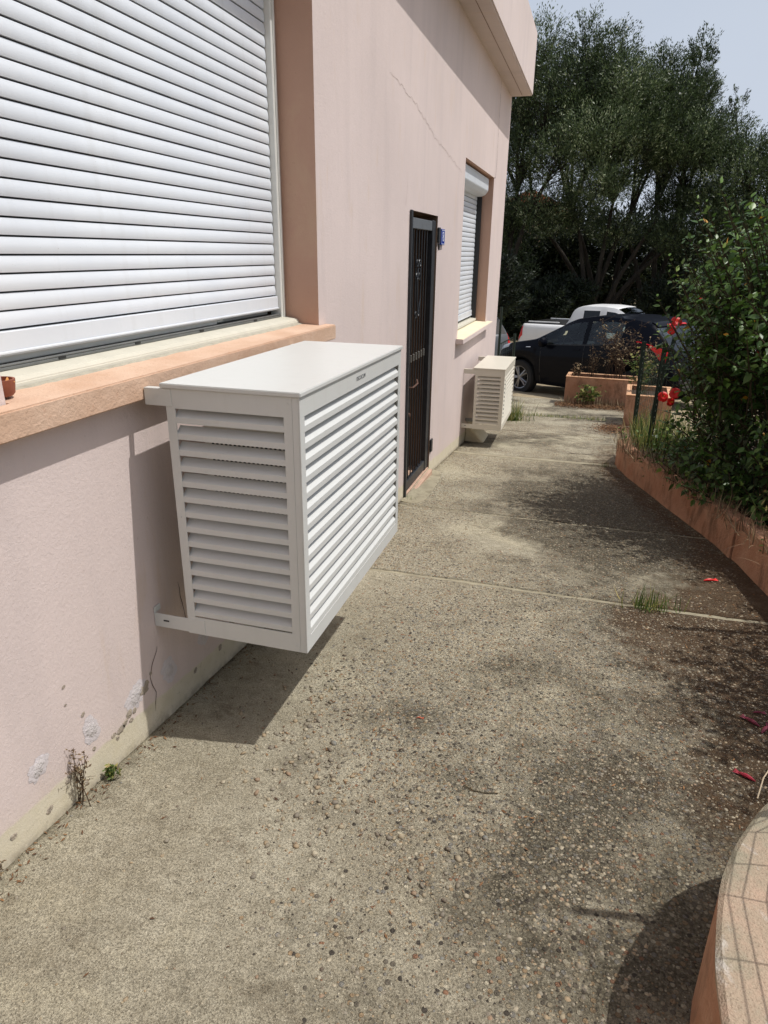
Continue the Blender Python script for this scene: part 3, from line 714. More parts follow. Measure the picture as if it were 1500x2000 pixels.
# ------------------------------------------------------------------ louvred covers
def ac_cover(loc, D0, D1, Wd, H, nr, mat, label, side_open, top_over, xoff, legend, group, bracket_low=True):
    """origin at wall plane, near bottom corner; D0..D1 depth of side panel, Wd length along y, H height"""
    t = thing('air_conditioner_cover', label, 'air conditioner cover', (0, 0, 0), group)
    (sx0, sx1, oz0, oz1) = side_open
    def sidepanel(y, name='side_panel'):
        mb = MB(); th = .0035
        mb.box(D0, sx0, y, y+th, 0, H-.012); mb.box(sx1, D1-.022, y, y+th, 0, H-.012)
        mb.box(sx0, sx1, y, y+th, 0, oz0); mb.box(sx0, sx1, y, y+th, oz1, H-.012)
        o = mb.build(name, mat, t)
        return o
    pitch = (oz1-oz0)/nr
    def prof(side):
        # blade: back-top, outer edge, lip bottom, thickness behind
        a = pitch
        return [(-.024, a*.88), (.0, a*.47), (.0005, a*.12), (-.0025, a*.12), (-.003, a*.44), (-.027, a*.86)]
    for y, sgn in ((0., -1), (Wd-.0035, 1)):
        sp = sidepanel(y); me0 = None
        if sgn < 0:
            for rx, rz in ((D0+.012, .03), (D0+.012, H-.03), (D1-.035, .02), (D1-.035, H-.03), (D0+.012, H*.5)):
                MB().lathe([(0, 0), (.0032, 0), (.0032, .0012), (0, .0012)], (rx, y-.0012, rz), 1, 8).build('rivet', mat, sp)
        for k in range(nr):
            if me0 is None:
                mb = MB(); pr = prof(0)
                base = y+.001 if sgn < 0 else y+.0025
                pts = [(base+sgn*(q[0])*1.0, oz0+q[1]) for q in pr]
                mb.prism(pts, 0, sx0-.004, sx1+.004); ob = mb.build('louvre_slat', mat, sp); me0 = ob.data
            else:
                ob = bpy.data.objects.new('louvre_slat', me0); C.objects.link(ob); ob.parent = sp; ob.location = (0, 0, k*pitch)
    # front panel with louvres
    fy0, fy1 = .032, Wd-.032; th = .0035; fz0, fz1 = oz0-.012, oz1+.0
    mb = MB()
    mb.box(D1-th, D1, 0.0005, fy0, 0.0, H-.012); mb.box(D1-th, D1, fy1, Wd-.0005, 0.0, H-.012)
    mb.box(D1-th, D1, fy0, fy1, 0.0, fz0); mb.box(D1-th, D1, fy0, fy1, fz1, H-.012)
    mb.box(D1-.0215, D1-th-.0005, .0005, .0035, 0, H-.0125); mb.box(D1-.0215, D1-th-.0005, Wd-.0035, Wd-.0005, 0, H-.0125)
    fp = mb.build('front_panel', mat, t); me0 = None
    pitch = (fz1-fz0)/nr
    for k in range(nr):
        if me0 is None:
            a = pitch; pr = [(-.027, a*.97), (-.001, a*.42), (-.0005, a*.08), (-.0035, a*.08), (-.004, a*.39), (-.030, a*.95)]
            mb = MB(); mb.prism([(D1+q[0], fz0+q[1]) for q in pr], 1, fy0-.004, fy1+.004); ob = mb.build('louvre_slat', mat, fp); me0 = ob.data
        else:
            ob = bpy.data.objects.new('louvre_slat', me0); C.objects.link(ob); ob.parent = fp; ob.location = (0, 0, k*pitch)
    # lid with folded rim
    lx0 = xoff; x1 = D1+.006; lz = H
    mb = MB(); mb.box(lx0, x1, -.007, Wd+.007, lz-.0105, lz+.003); lid = mb.build('lid', mat, t, .0022, seg=2)
    # wall brackets
    for y in (.002, Wd-.0085):
        b = MB(); b.box(top_over, D0+.02, y-.0035, y-.0005, H-.062, H-.013); b.box(top_over, D0+.02, y-.0004, y+.02, H-.0165, H-.0130)
        br = b.build('bracket', mat, t, .0006)
        MB().lathe([(0, 0), (.0035, 0), (.0035, .001), (0, .001)], (top_over+.04, y-.0046, H-.036), 1, 8).build('rivet', mat, br)
        b = MB(); b.box(.0015, D0+.06, y-.0035, y-.0005, .004, .052); b.box(.0015, D0+.06, y-.0004, y+.022, .004, .0075); b.box(.0015, .0045, y-.0035, y+.030, .0505, .070)
        br = b.build('bracket', mat, t, .0006)
        MB().box(.035, .055, y-.0045, y-.0036, .027, .032).build('slot', TRIM, br)
    if legend:
        textmesh('DECOCLIM', .019, PRINT, t, (D1+.0006, legend[0], legend[1]), 'lettering', .0002)
    # inner angle frame seen through the slats
    t.location = loc
    return t
def ac_unit(loc, x0, x1, L, H, label, group):
    t = thing('air_conditioner_unit', label, 'air conditioner', (0, 0, 0), group)
    MB().box(x0, x1, 0, L, 0, H).build('casing', simple('unit_casing', lin(214, 212, 204), .5, .05, 10), t, .008, seg=2)
    gr = MB()
    gr.lathe([(.0, .002), (H*.36, .002), (H*.4, .012), (H*.42, .0)], (x1, L*.36, H*.5), 0, 24); gr.build('fan_grille', DARK, t)
    fins = MB()
    for k in range(18): fins.box(x0+.03+k*.0145, x0+.036+k*.0145, -.004, -.0005, H*.12, H*.92)
    fins.build('cooling_fins', DARK, t)
    for yy in (L*.12, L*.82): MB().box(.004, x1-.01, yy, yy+.03, -.04, -.003).build('support_arm', simple('galv_arm', lin(150, 150, 146), .5, .1, 10, 0, 0, .5, .4), t, .002)
    MB().tube([(x0+.02, L+.002, H*.3), (x0-.01, L+.06, H*.28), (x0-.04, L+.07, H*.32), (.01, L+.06, H*.45)], .012, 8).build('pipe', TRIM, t, smooth=True)
    t.location = loc; return t
ac_cover((0, 1.655, .353), .124, .531, 1.03, .795, 14, LACQ, 'large white louvred air conditioner cover below the near window sill', (.152, .484, .060, .728), .058, .112, (.52, .755), None)
ac_unit((0, 1.76, .425), .17, .44, .8, .60, 'air conditioner unit inside the large near louvred cover', None)
ac_cover((0, 7.26, -.292), .125, .435, .98, .655, 12, LACQC, 'small cream louvred air conditioner cover by the far window at the path end', (.155, .395, .055, .575), .0015, .10, None, None)
ac_unit((0, 7.42, -.235), .15, .36, .72, .50, 'air conditioner unit inside the small far louvred cover', None)
# pipe bend at the wall behind the near cover
v = thing('pipe_clamp', 'small dark pipe fitting on the wall behind the large louvred cover', 'pipe fitting', (0, 1.9, .72))
MB().tube([(.0, 1.93, .74), (.05, 1.92, .745), (.075, 1.90, .72), (.075, 1.90, .67)], .013, 8).build('pipe', TRIM, v, smooth=True)
MB().box(.001, .012, 1.90, 1.96, .70, .775).build('clamp', ALU, v, .003)
# plinth blocks under the small cover
tag(MB().prism([(0.001, -.52), (.22, -.53), (.20, -.50), (.06, -.36), (.001, -.32)], 1, 7.55, 7.95).build('plaster_haunch', SILLC, None, .01), 'cream plaster haunch on the ground under the small far cover', 'haunch')

# ashtray on the sill
ash = thing('ashtray', 'round terracotta saucer with cigarette ends on the near window sill', 'ashtray', (-.055, 1.262, 1.177))
c0 = (-.055, 1.262, 1.1765)
MB().lathe([(0, 0.001), (.032, 0), (.037, .006), (.041, .034), (.041, .038), (.036, .038), (.034, .012), (0, .010)], c0, 2, 28).build('dish', TERRA, ash, smooth=True)
for a, dz, ry in ((.3, .02, .5), (1.2, .022, 1.9), (2.3, .018, 2.9), (3.5, .024, 4.0)):
    p = (c0[0]+.018*math.cos(a), c0[1]+.018*math.sin(a), c0[2]+.018); q = (p[0]+.022*math.cos(ry), p[1]+.022*math.sin(ry), p[2]+.016)
    MB().tube([p, q], .004, 7).build('cigarette_end', simple('filter_paper%d' % int(a*10), lin(214, 150, 86), .8), ash)

# ------------------------------------------------------------------ low walls and planters
def chain_wall(name, pts, th, top, bot, mat, parent, nrm=1, wob=.006):
    """wall following pts (x,y) on its left face, thickness th to the right; top(x,y), bot(x,y) give z"""
    P = []
    for (a, b), (c, d) in zip(pts, pts[1:]):
        n = max(1, int(math.hypot(c-a, d-b)/.05))
        for i in range(n): P.append((a+(c-a)*i/n, b+(d-b)*i/n))
    P.append(pts[-1]); V = []; F = []; n = len(P)
    for i, (x, y) in enumerate(P):
        q = P[min(i+1, n-1)]; p = P[max(i-1, 0)]; dx, dy = q[0]-p[0], q[1]-p[1]; l = math.hypot(dx, dy)
        nx, ny = dy/l*nrm, -dx/l*nrm; w1 = wob*vn(x, y, 4, 31); w2 = wob*vn(x, y, 7, 32)
        zt, zb = top(x, y), bot(x, y)
        c = .012
        for (o, z) in ((0+w1, zb), (w1+w2*.5, zb+(zt-zb)*.5), (w2, zt-c), (c+w2, zt+w1), (th*.5, zt+w2*.6), (th-c, zt+w1), (th, zt-c), (th, zb)):
            V.append((x+nx*o, y+ny*o, z))
    k = 8
    for i in range(n-1):
        for j in range(k): F.append((i*k+j, i*k+(j+1) % k, (i+1)*k+(j+1) % k, (i+1)*k+j))
    F += [tuple(range(k)), tuple(range((n-1)*k, n*k))]
    return MB().add(V, F).build(name, mat, parent, smooth=True)
kw = thing('planter_wall', 'low curved orange wall with dark streaks holding back the hibiscus bed', 'low wall', (2, 5, -.3))
ktop = lambda x, y: gz(x, y)+.245+.012*vn(x, y, 3, 40)+(.012 if y < 4.35 else 0)
kbot = lambda x, y: gz(x, y)-.04
chain_wall('wall_section', [(2.42, 2.75), (2.36, 3.1), (2.306, 3.672), (2.225, 4.25)], .13, ktop, kbot, ORW, kw)
chain_wall('wall_section', [(2.213, 4.26), (2.163, 4.561), (2.06, 5.0), (1.93, 5.488), (1.82, 5.95), (1.70, 6.45), (1.645, 6.75), (1.625, 6.98)], .10, ktop, kbot, ORW, kw)
chain_wall('wall_section', [(1.63, 6.995), (1.68, 7.25), (1.80, 7.62), (1.96, 7.9)], .10, lambda x, y: ktop(x, y)-.03, kbot, ORW, kw)

ca = thing('raised_planter', 'curved orange raised planter with pale worn cap in the near corner', 'planter', (1.9, .8, 0))
PA = [(1.56, -.8), (1.555, -.2), (1.56, .4), (1.572, .7), (1.587, 1.0), (1.612, 1.125), (1.663, 1.256), (1.756, 1.41), (1.88, 1.53), (2.04, 1.60), (2.25, 1.62), (2.6, 1.60)]
chain_wall('planter_side', PA, .12, lambda x, y: .345, lambda x, y: gz(x, y)-.05, ORW, ca, 1, .004)
def cap():
    P = []
    for (a, b), (c, d) in zip(PA, PA[1:]):
        n = max(1, int(math.hypot(c-a, d-b)/.03))
        for i in range(n): P.append((a+(c-a)*i/n, b+(d-b)*i/n))
    P.append(PA[-1]); V = []; F = []; n = len(P)
    # smooth the line
    for _ in range(6): P = [P[0]]+[((P[i-1][0]+2*P[i][0]+P[i+1][0])/4, (P[i-1][1]+2*P[i][1]+P[i+1][1])/4) for i in range(1, n-1)]+[P[-1]]
    K = 14
    for i, (x, y) in enumerate(P):
        q = P[min(i+1, n-1)]; p = P[max(i-1, 0)]; dx, dy = q[0]-p[0], q[1]-p[1]; l = math.hypot(dx, dy); nx, ny = dy/l, -dx/l
        w0 = .003*vn(x, y, 11, 50)
        rows = [(-.004+w0, .335), (-.006+w0, .352), (.004, .361)] + [(.004+.33*(j/(K-4)), .362+.0025*vn(x+nx*.1*j, y+ny*.1*j, 6, 52)) for j in range(1, K-3)] + [(.334, .33)]
        for o, z in rows[:K]: V.append((x+nx*o, y+ny*o, z))
    k = len(rows[:K])
    for i in range(n-1):
        for j in range(k-1): F.append((i*k+j, i*k+j+1, (i+1)*k+j+1, (i+1)*k+j))
    MB().add(V, F).build('cap', CAP, ca, smooth=True)
cap()
MB().box(1.89, 2.9, -.9, 1.25, .1, .30).build('soil', SOIL, ca)
# soil bed behind the low wall
def bed():
    V = []; F = []; ys = np.linspace(2.7, 8.0, 60); K = 12
    for y in ys:
        x0 = kerbx(y)+.09
        for j in range(K):
            x = x0+(4.6-x0)*j/(K-1); V.append((x, y, gz(x, y)+.17+.04*vn(x, y, 3, 60)+.02*vn(x, y, 12, 61)))
    for i in range(len(ys)-1):
        for j in range(K-1): F.append((i*K+j, i*K+j+1, (i+1)*K+j+1, (i+1)*K+j))
    o = MB().add(V, F).build('soil_bed', SOIL, None, smooth=True, fixn=False); tag(o, 'dark soil of the bed behind the low orange wall', None, None, 'structure')
bed()
def box_planter(x0, x1, y0, y1, z0, z1, label, rot=0, lab2=None):
    cx, cy = (x0+x1)/2, (y0+y1)/2
    t = thing('box_planter', label, 'planter', (0, 0, 0), 'terracotta coloured box planters at the path end')
    a, b = (x1-x0)/2, (y1-y0)/2; th = .055; h = z1-z0
    mb = MB(); mb.box(-a, a, -b, -b+th, 0, h); mb.box(-a, a, b-th, b, 0, h); mb.box(-a, -a+th, -b+th, b-th, 0, h); mb.box(a-th, a, -b+th, b-th, 0, h)
    mb.build('trough', ORW, t, .006)
    r = MB(); e = .006
    r.box(-a-e, a+e, -b-e, -b+th+e, h+.0005, h+.014); r.box(-a-e, a+e, b-th-e, b+e, h+.0005, h+.014); r.box(-a-e, -a+th+e, -b+th+e+.0005, b-th-e-.0005, h+.0005, h+.014); r.box(a-th-e, a+e, -b+th+e+.0005, b-th-e-.0005, h+.0005, h+.014)
    r.build('rim', simple('planter_rim', lin(206, 160, 122), .9, .12, 20, 60, .003), t, .004)
    MB().box(-a+th, a-th, -b+th, b-th, h-.12, h-.05).build('soil', SOIL, t)
    t.location = (cx, cy, z0); t.rotation_euler = (0, 0, rot); return t
box_planter(.945, 2.12, 11.95, 12.42, -.90, -.435, 'wide orange box planter with tall dry weeds in front of the dark car', R_(-3))
box_planter(1.83, 2.42, 9.78, 10.62, -.72, -.285, 'orange box planter standing end on behind the leaning green posts', R_(-3))

# ------------------------------------------------------------------ fence posts and mesh
fence = thing('mesh_fence', 'leaning dark green fence posts with thin wire mesh along the low wall', 'fence', (2, 6.8, -.3))
def post(b, t, wd=.022, mat=POSTM, name='post'):
    b, t = Vector(b), Vector(t); d = (t-b).normalized(); u = Vector((1, 0, 0)); u = (u-d*u.dot(d)).normalized(); v = d.cross(u)
    mb = MB(); h = wd
    prof = [(-h, -.003), (h, -.003), (h, .003), (.003, .003), (.003, h*1.3), (-.003, h*1.3), (-.003, .003), (-h, .003)]
    n = len(prof); mb.add([b+u*p+v*q for p, q in prof]+[t+u*p+v*q for p, q in prof], [(i, (i+1) % n, n+(i+1) % n, n+i) for i in range(n)]+[tuple(range(n)), tuple(range(n, 2*n))])
    o = mb.build(name, mat, fence)
    L = (t-b).length; hb = MB(); k = int(L/.06)
    for i in range(2, k):
        c = b+d*(i*.06)-v*.0036
        hb.add([c+u*.004-d*.009, c+u*.010-d*.009, c+u*.010+d*.009, c+u*.004+d*.009], [(0, 1, 2, 3)])
    hb.build('punched_hole', simple('hole_light', lin(120, 130, 124), .6) if 'hole_light' not in bpy.data.materials else bpy.data.materials['hole_light'], o)
    return o
PS = [((1.80, 7.45, -.42), (1.772, 7.45, .69)), ((1.905, 6.85, -.36), (1.92, 6.9, .745)), ((1.99, 8.3, -.5), (2.13, 8.2, .66)), ((2.385, 6.6, -.3), (2.325, 6.45, .95))]
post(*PS[0]); post(*PS[1]); post(*PS[2]); post(*PS[3], mat=GALV)
post((2.46, 3.2, -.1), (2.48, 3.2, 1.3)); post((2.42, 4.9, -.15), (2.40, 4.85, 1.1))
def meshpanel(a, b, z0, z1, nx, nz, r, mat, parent, name='wire_mesh', sag=.015):
    mb = MB()
    a, b = Vector(a), Vector(b)
    def P(s, t):
        p = a.lerp(b, s); return Vector((p.x+.01*vn(s*3, t*3, 1, 70), p.y, p.z+z0+(z1-z0)*t+sag*vn(s*4, t*4, 1, 71)))
    for j in range(nz+1): mb.tube([P(i/12, j/nz) for i in range(13)], r, 3, False)
    for i in range(nx+1): mb.tube([P(i/nx, j/8) for j in range(9)], r*.8, 3, False)
    return tag(mb.build(name, mat, parent), kind='stuff')
meshpanel((1.785, 7.42, 0), (1.91, 6.87, 0), -.42, .62, 9, 10, .0017, WIREM, fence)
meshpanel((1.91, 6.87, 0), (2.36, 6.55, 0), -.38, .66, 8, 10, .0017, WIREM, fence)
meshpanel((2.345, 6.5, 0), (2.41, 4.9, 0), -.32, .75, 24, 10, .0017, WIREM, fence)
meshpanel((1.80, 7.48, 0), (2.05, 8.3, 0), -.5, .6, 12, 10, .0017, WIREM, fence)
# mesh on the near planter, outside the frame, throws the grid of shadow on the cap
f2 = thing('planter_mesh', 'thin grey wire mesh standing on the near curved planter', 'fence', (2.0, .9, .36))
def P2():
    mb = MB(); pts = [(1.83, -.8), (1.83, 0), (1.835, .5), (1.84, .9), (1.85, 1.15), (1.90, 1.33), (2.05, 1.46), (2.5, 1.52)]
    for j in range(9):
        z = .39+.07*j; mb.tube([(x+.02*vn(x, y, 5, j), y, z+.03*vn(x, y, 4, j+9)) for x, y in pts], .0017, 3, False)
    L = []
    for (a, b), (c, d) in zip(pts, pts[1:]):
        n = max(1, int(math.hypot(c-a, d-b)/.09))
        for i in range(n): L.append((a+(c-a)*i/n, b+(d-b)*i/n))
    for x, y in L: mb.tube([(x, y, .355), (x+.008+.02*vn(x, y, 7, 5), y+.02*vn(x, y, 9, 6), .7), (x, y+.03*vn(x, y, 9, 7), .96)], .0017, 3, False)
    tag(mb.build('wire_mesh', GALW, f2), kind='stuff')
    for x, y in ((1.86, -.4), (1.96, 1.40)): MB().tube([(x, y, .35), (x+.01, y, 1.2)], .012, 6).build('post', POSTM, f2)
P2()
# small fence beyond the house corner
f3 = thing('parking_fence', 'short dark green mesh fence between the house corner and the dark car', 'fence', (0, 10.4, -.8))
for (px, py, Y) in ((980, 600, 10.3), (1006, 652, 10.4)):
    p = at(px, py, Y); MB().tube([(p[0], p[1], gz(p[0], p[1])-.02), tuple(p)], .018, 8).build('post', POSTM, f3)
pa, pb = at(976, 672, 10.3), at(1006, 657, 10.4)
mb = MB(); mb.tube([tuple(pa), tuple(pb)], .009, 5)
for k in range(9):
    q = pa+(pb-pa)*k/8; mb.tube([(q[0], q[1], -.75), (q[0], q[1], q[2])], .003, 4)
for k in range(5): mb.tube([(pa[0], pa[1], pa[2]-.16*k), (pb[0], pb[1], pb[2]-.16*k)], .003, 4)
tag(mb.build('wire_mesh', POSTM, f3), kind='stuff')

# ------------------------------------------------------------------ cars
def lerpf(pts):
    xs = [p[0] for p in pts]; ys = [p[1] for p in pts]
    return lambda s: float(np.interp(s, xs, ys))
def smoothf(pts, h=.06):
    f = lerpf(pts); return lambda s: (f(s-h)+f(s-h/2)+f(s)*2+f(s+h/2)+f(s+h))/6
def make_car(t, L, zt, belt, wd, wheels, wr, paint, glass, side_wins, ws, rw, clear=.2, roofk=.74, hoodk=.9):
    """s runs from the front (0) to the rear (L); local x = -s (front towards +x... front at x=0), y = side"""
    ft, fb, fw = smoothf(zt, .05), smoothf(belt, .06), smoothf(wd, .08)
    base = np.linspace(0, L, 90).tolist()
    keys = [q for a in side_wins for q in a[:2]] + [q for c in wheels for q in (c-wr-.06, c+wr+.06, c)] + list(ws or ()) + list(rw or ())
    keys += [0.01, .03, L-.03, L-.01]
    SS = sorted(set(base+keys))
    out = [SS[0]]
    for q in SS[1:]:
        if q-out[-1] > .008: out.append(q)
    SS = out
    def zb(s):
        z = clear+.02*math.cos(s)
        if s < .3: z += (.3-s)*.25
        if s > L-.35: z += (s-L+.35)*.5
        for c in wheels:
            r = wr+.055
            if abs(s-c) < r: z = max(z, wr*.97+math.sqrt(r*r-(s-c)**2))
        return z
    def ring(s):
        T, B, W = ft(s), fb(s), fw(s); B = min(B, T-.03); z0 = min(zb(s), B-.06)
        cab = max(0, min(1, (T-B-.1)/.25)); kt = hoodk+(roofk-hoodk)*cab
        e = min(1, max(.0, min(s, L-s)/.06))
        return [(W*.93, z0), (W*.985, z0+(B-z0)*.25), (W*1.0, z0+(B-z0)*.6), (W*.985, z0+(B-z0)*.88), (W*.95, B), (W*(.95+(kt-.95)*.86), B+(T-B)*.80), (W*kt*.955, B+(T-B)*.955), (W*kt*.55, T-.008), (0, T)]
    n = 9
    def surf(s, k):
        r = ring(s); i = min(int(k), n-2); f = k-i; y = r[i][0]*(1-f)+r[i+1][0]*f; z = r[i][1]*(1-f)+r[i+1][1]*f
        return Vector((-s, y, z))
    parts = {'body': MB(), 'side_window': MB(), 'windscreen': MB(), 'rear_window': MB()}
    R = [ring(s) for s in SS]
    for i in range(len(SS)-1):
        s0, s1 = SS[i], SS[i+1]; sm = (s0+s1)/2
        for j in range(n-1):
            key = 'body'
            if j == 4 and any(a <= sm <= b for a, b in side_wins) and ft(sm)-fb(sm) > .14: key = 'side_window'
            elif j in (6, 7) and ws and ws[0] < sm < ws[1]: key = 'windscreen'
            elif j in (6, 7) and rw and rw[0] < sm < rw[1]: key = 'rear_window'
            for sg in (1, -1):
                q = [(-s0, sg*R[i][j][0], R[i][j][1]), (-s1, sg*R[i+1][j][0], R[i+1][j][1]), (-s1, sg*R[i+1][j+1][0], R[i+1][j+1][1]), (-s0, sg*R[i][j+1][0], R[i][j+1][1])]
                if key == 'side_window':
                    wi = [a <= sm <= b for a, b in side_wins].index(True); parts.setdefault(('side_window', wi, sg), MB()).add(q, [(0, 1, 2, 3)])
                else: parts[key].add(q, [(0, 1, 2, 3)])
    for i in (0, -1):
        r = R[i]; s = SS[i]
        parts['body'].add([(-s, y, z) for y, z in r]+[(-s, -y, z) for y, z in r[-2::-1]], [tuple(range(2*n-1))])
    objs = {}
    for k, mb in parts.items():
        if not mb.f: continue
        if isinstance(k, tuple): k = k[0]
        me = bpy.data.meshes.new(k); me.from_pydata(mb.v, [], mb.f); me.materials.append(paint if k == 'body' else (glass if k != 'rear_window' else GLASSD))
        bm = bmesh.new(); bm.from_mesh(me); bmesh.ops.remove_doubles(bm, verts=bm.verts, dist=.0008); bmesh.ops.recalc_face_normals(bm, faces=bm.faces)
        bm.to_mesh(me); bm.free(); me.polygons.foreach_set('use_smooth', [True]*len(me.polygons))
        try: me.set_sharp_from_angle(angle=R_(38))
        except Exception: pass
        objs[k] = link(k, me, t)
    # wheels, wells, floor
    for c in wheels:
        for sg in (1, -1):
            W = fw(c)*.96; y1 = sg*W; y0 = sg*(W-.21)
            mb = MB(); R2 = wr
            mb.lathe([(R2*.62, y0), (R2*.93, y0), (R2, y0+sg*.03), (R2, y1-sg*.03), (R2*.93, y1), (R2*.66, y1-sg*.005), (R2*.62, y1-sg*.03)], (-c, 0, wr), 1, 28)
            wh = mb.build('wheel', TYRE, t, smooth=True)
            rm = MB(); rm.lathe([(R2*.66, y1-sg*.004), (R2*.62, y1-sg*.01), (R2*.60, y1-sg*.06), (R2*.60, y0)], (-c, 0, wr), 1, 28)
            for k in range(5):
                for dd in (-.16, .16):
                    a = 2*math.pi*k/5+dd; b = 2*math.pi*k/5+dd*.5
                    rm.tube([(-c+math.cos(b)*R2*.1, y1-sg*.02, wr+math.sin(b)*R2*.1), (-c+math.cos(a)*R2*.63, y1-sg*.012, wr+math.sin(a)*R2*.63)], [.022, .016], 5)
            rm.lathe([(0, y1-sg*.008), (R2*.13, y1-sg*.01), (R2*.16, y1-sg*.03), (R2*.16, y0)], (-c, 0, wr), 1, 14)
            rm.build('rim', RIMM, wh, smooth=True)
            MB().lathe([(0, y0+sg*.04), (R2*.6, y0+sg*.04)], (-c, 0, wr), 1, 20).build('brake_disc', TRIM, wh)
    W = fw(L/2)
    fl = MB(); fl.box(-L+.35, -.4, -W*.75, W*.75, clear+.04, clear+.12)
    fl.build('underbody', TRIM, t)
    return ft, fb, fw, surf, zb
def patch(surf, s0, s1, k0, k1, off, name, mat, t, sides=(1,), ns=6, nk=4, shape=None):
    for sg in sides:
        V = []; F = []
        for lay in (off, -.01):
            for i in range(ns+1):
                for j in range(nk+1):
                    u, v_ = i/ns, j/nk
                    if shape: u, v_ = shape(u, v_)
                    s = s0+(s1-s0)*u; k = k0+(k1-k0)*v_
                    p = surf(s, k); a = surf(s+.01, k)-surf(s-.01, k); b = surf(s, min(k+.05, 7.99))-surf(s, max(k-.05, 0)); nn = a.cross(b)
                    if nn.length < 1e-9: nn = Vector((0, 1, 0))
                    nn.normalize()
                    if nn.y < -.2 or (abs(nn.y) <= .2 and nn.z < 0): nn = -nn
                    p = p+nn*lay; V.append((p.x, sg*p.y, p.z))
        m = (ns+1)*(nk+1); q = nk+1
        for lay in (0, 1):
            for i in range(ns):
                for j in range(nk): F.append(tuple(lay*m+x for x in (i*q+j, (i+1)*q+j, (i+1)*q+j+1, i*q+j+1)))
        rim = [i*q for i in range(ns+1)]+[ns*q+j for j in range(1, nk+1)]+[i*q+nk for i in range(ns-1, -1, -1)]+[j for j in range(nk-1, 0, -1)]
        for a in range(len(rim)): b = (a+1) % len(rim); F.append((rim[a], rim[b], m+rim[b], m+rim[a]))
        MB().add(V, F).build(name, mat, t, smooth=True)
def seats(t, rows, W, h):
    for s in rows:
        for yy in (-W*.42, W*.42):
            mb = MB(); mb.box(-s-.25, -s+.25, yy-.24, yy+.24, .35, .5); mb.prism([(-s-.2, .5), (-s-.08, .5), (-s-.22, h), (-s-.32, h)], 1, yy-.23, yy+.23); mb.box(-s-.33, -s-.24, yy-.12, yy+.12, h+.02, h+.17)
            mb.build('seat', TRIM, t, .03)

# dark crossover
car = thing('parked_car', 'dark blue-black compact crossover car parked side on behind the orange planter', 'car', (0, 0, 0))
L = 4.13
zt = [(0, .60), (.05, .80), (.18, .92), (.5, 1.0), (.95, 1.07), (1.12, 1.10), (1.75, 1.43), (1.98, 1.515), (2.35, 1.56), (2.75, 1.56), (3.2, 1.515), (3.50, 1.455), (3.58, 1.38), (3.92, 1.08), (4.02, .98), (4.10, .70), (4.13, .5)]
bl = [(0, .52), (.2, .80), (.6, .92), (1.15, .99), (2.4, 1.04), (3.0, 1.10), (3.35, 1.17), (3.6, 1.12), (3.9, .98), (4.13, .45)]
wdt = [(0, .60), (.12, .74), (.35, .84), (.8, .885), (1.3, .85), (2.3, .85), (3.0, .885), (3.5, .88), (3.85, .82), (4.05, .76), (4.13, .68)]
ft, fb, fw, surf, zb = make_car(t=car, L=L, zt=zt, belt=bl, wd=wdt, wheels=(.80, 3.33), wr=.34, paint=CBLK, glass=GLASS, side_wins=[(1.32, 2.22), (2.32, 3.02)], ws=(1.16, 1.9), rw=(3.57, 3.98), clear=.24)
patch(surf, .10, .46, 4.4, 6.3, .006, 'headlight', LENS, car, (1, -1))
patch(surf, 3.58, 3.92, 2.5, 4.5, .010, 'tail_light', REDL, car, (1, -1), 8, 6, shape=lambda u, v: (u, .5+(v-.5)*(.30+.70*u)))
patch(surf, 3.34, 3.64, 3.8, 4.02, .006, 'tail_light_strip', REDL, car, (1, -1))
patch(surf, .96, 1.06, 3.1, 3.35, .006, 'side_indicator', LENS, car, (1, -1), 3, 2)
patch(surf, 1.30, 1.31, .1, 4.0, .0015, 'door_seam', TRIM, car, (1, -1), 2, 10)
patch(surf, 2.28, 2.29, .1, 4.0, .0015, 'door_seam', TRIM, car, (1, -1), 2, 10)
patch(surf, 1.3, 3.0, 3.97, 4.05, .004, 'window_trim', TRIM, car, (1, -1), 16, 1)
patch(surf, .45, 3.7, .02, .35, .006, 'sill_cladding', TRIM, car, (1, -1), 1, 1) if False else None
patch(surf, 3.44, 3.56, 6.2, 7.9, .02, 'roof_spoiler', CBLK, car, (1, -1), 4, 4)
patch(surf, 3.535, 3.56, 7.2, 7.9, .026, 'brake_light', REDL, car, (1, -1), 2, 3)
patch(surf, 2.05, 2.20, 3.15, 3.3, .02, 'door_handle', CBLK, car, (1, -1), 3, 2)
for sg in (1, -1):
    mb = MB(); y = fw(1.4)*.95
    mb.lathe([(0, -.10), (.05, -.095), (.085, -.06), (.095, 0), (.085, .07), (.05, .10), (0, .105)], (0, 0, 0), 1, 14)
    mb.v = [(-1.42+x*.75, sg*(y+.11+yy), 1.06+z) for x, yy, z in mb.v]
    mb.build('side_mirror', CBLK, car, smooth=True)
seats(car, (1.95, 2.75), .8, 1.05)
MB().box(-1.5, -1.1, -.68, .68, .75, .98).build('dashboard', TRIM, car, .04)
st_ = MB(); st_.lathe([(.165, -.012), (.18, 0), (.165, .012), (.15, 0), (.165, -.012)], (0, 0, 0), 0, 24)
st_.v = [(-1.62+x+z*.35, .38+y, .98+z*.93) for x, y, z in st_.v]; st_.build('steering_wheel', TRIM, car, smooth=True)
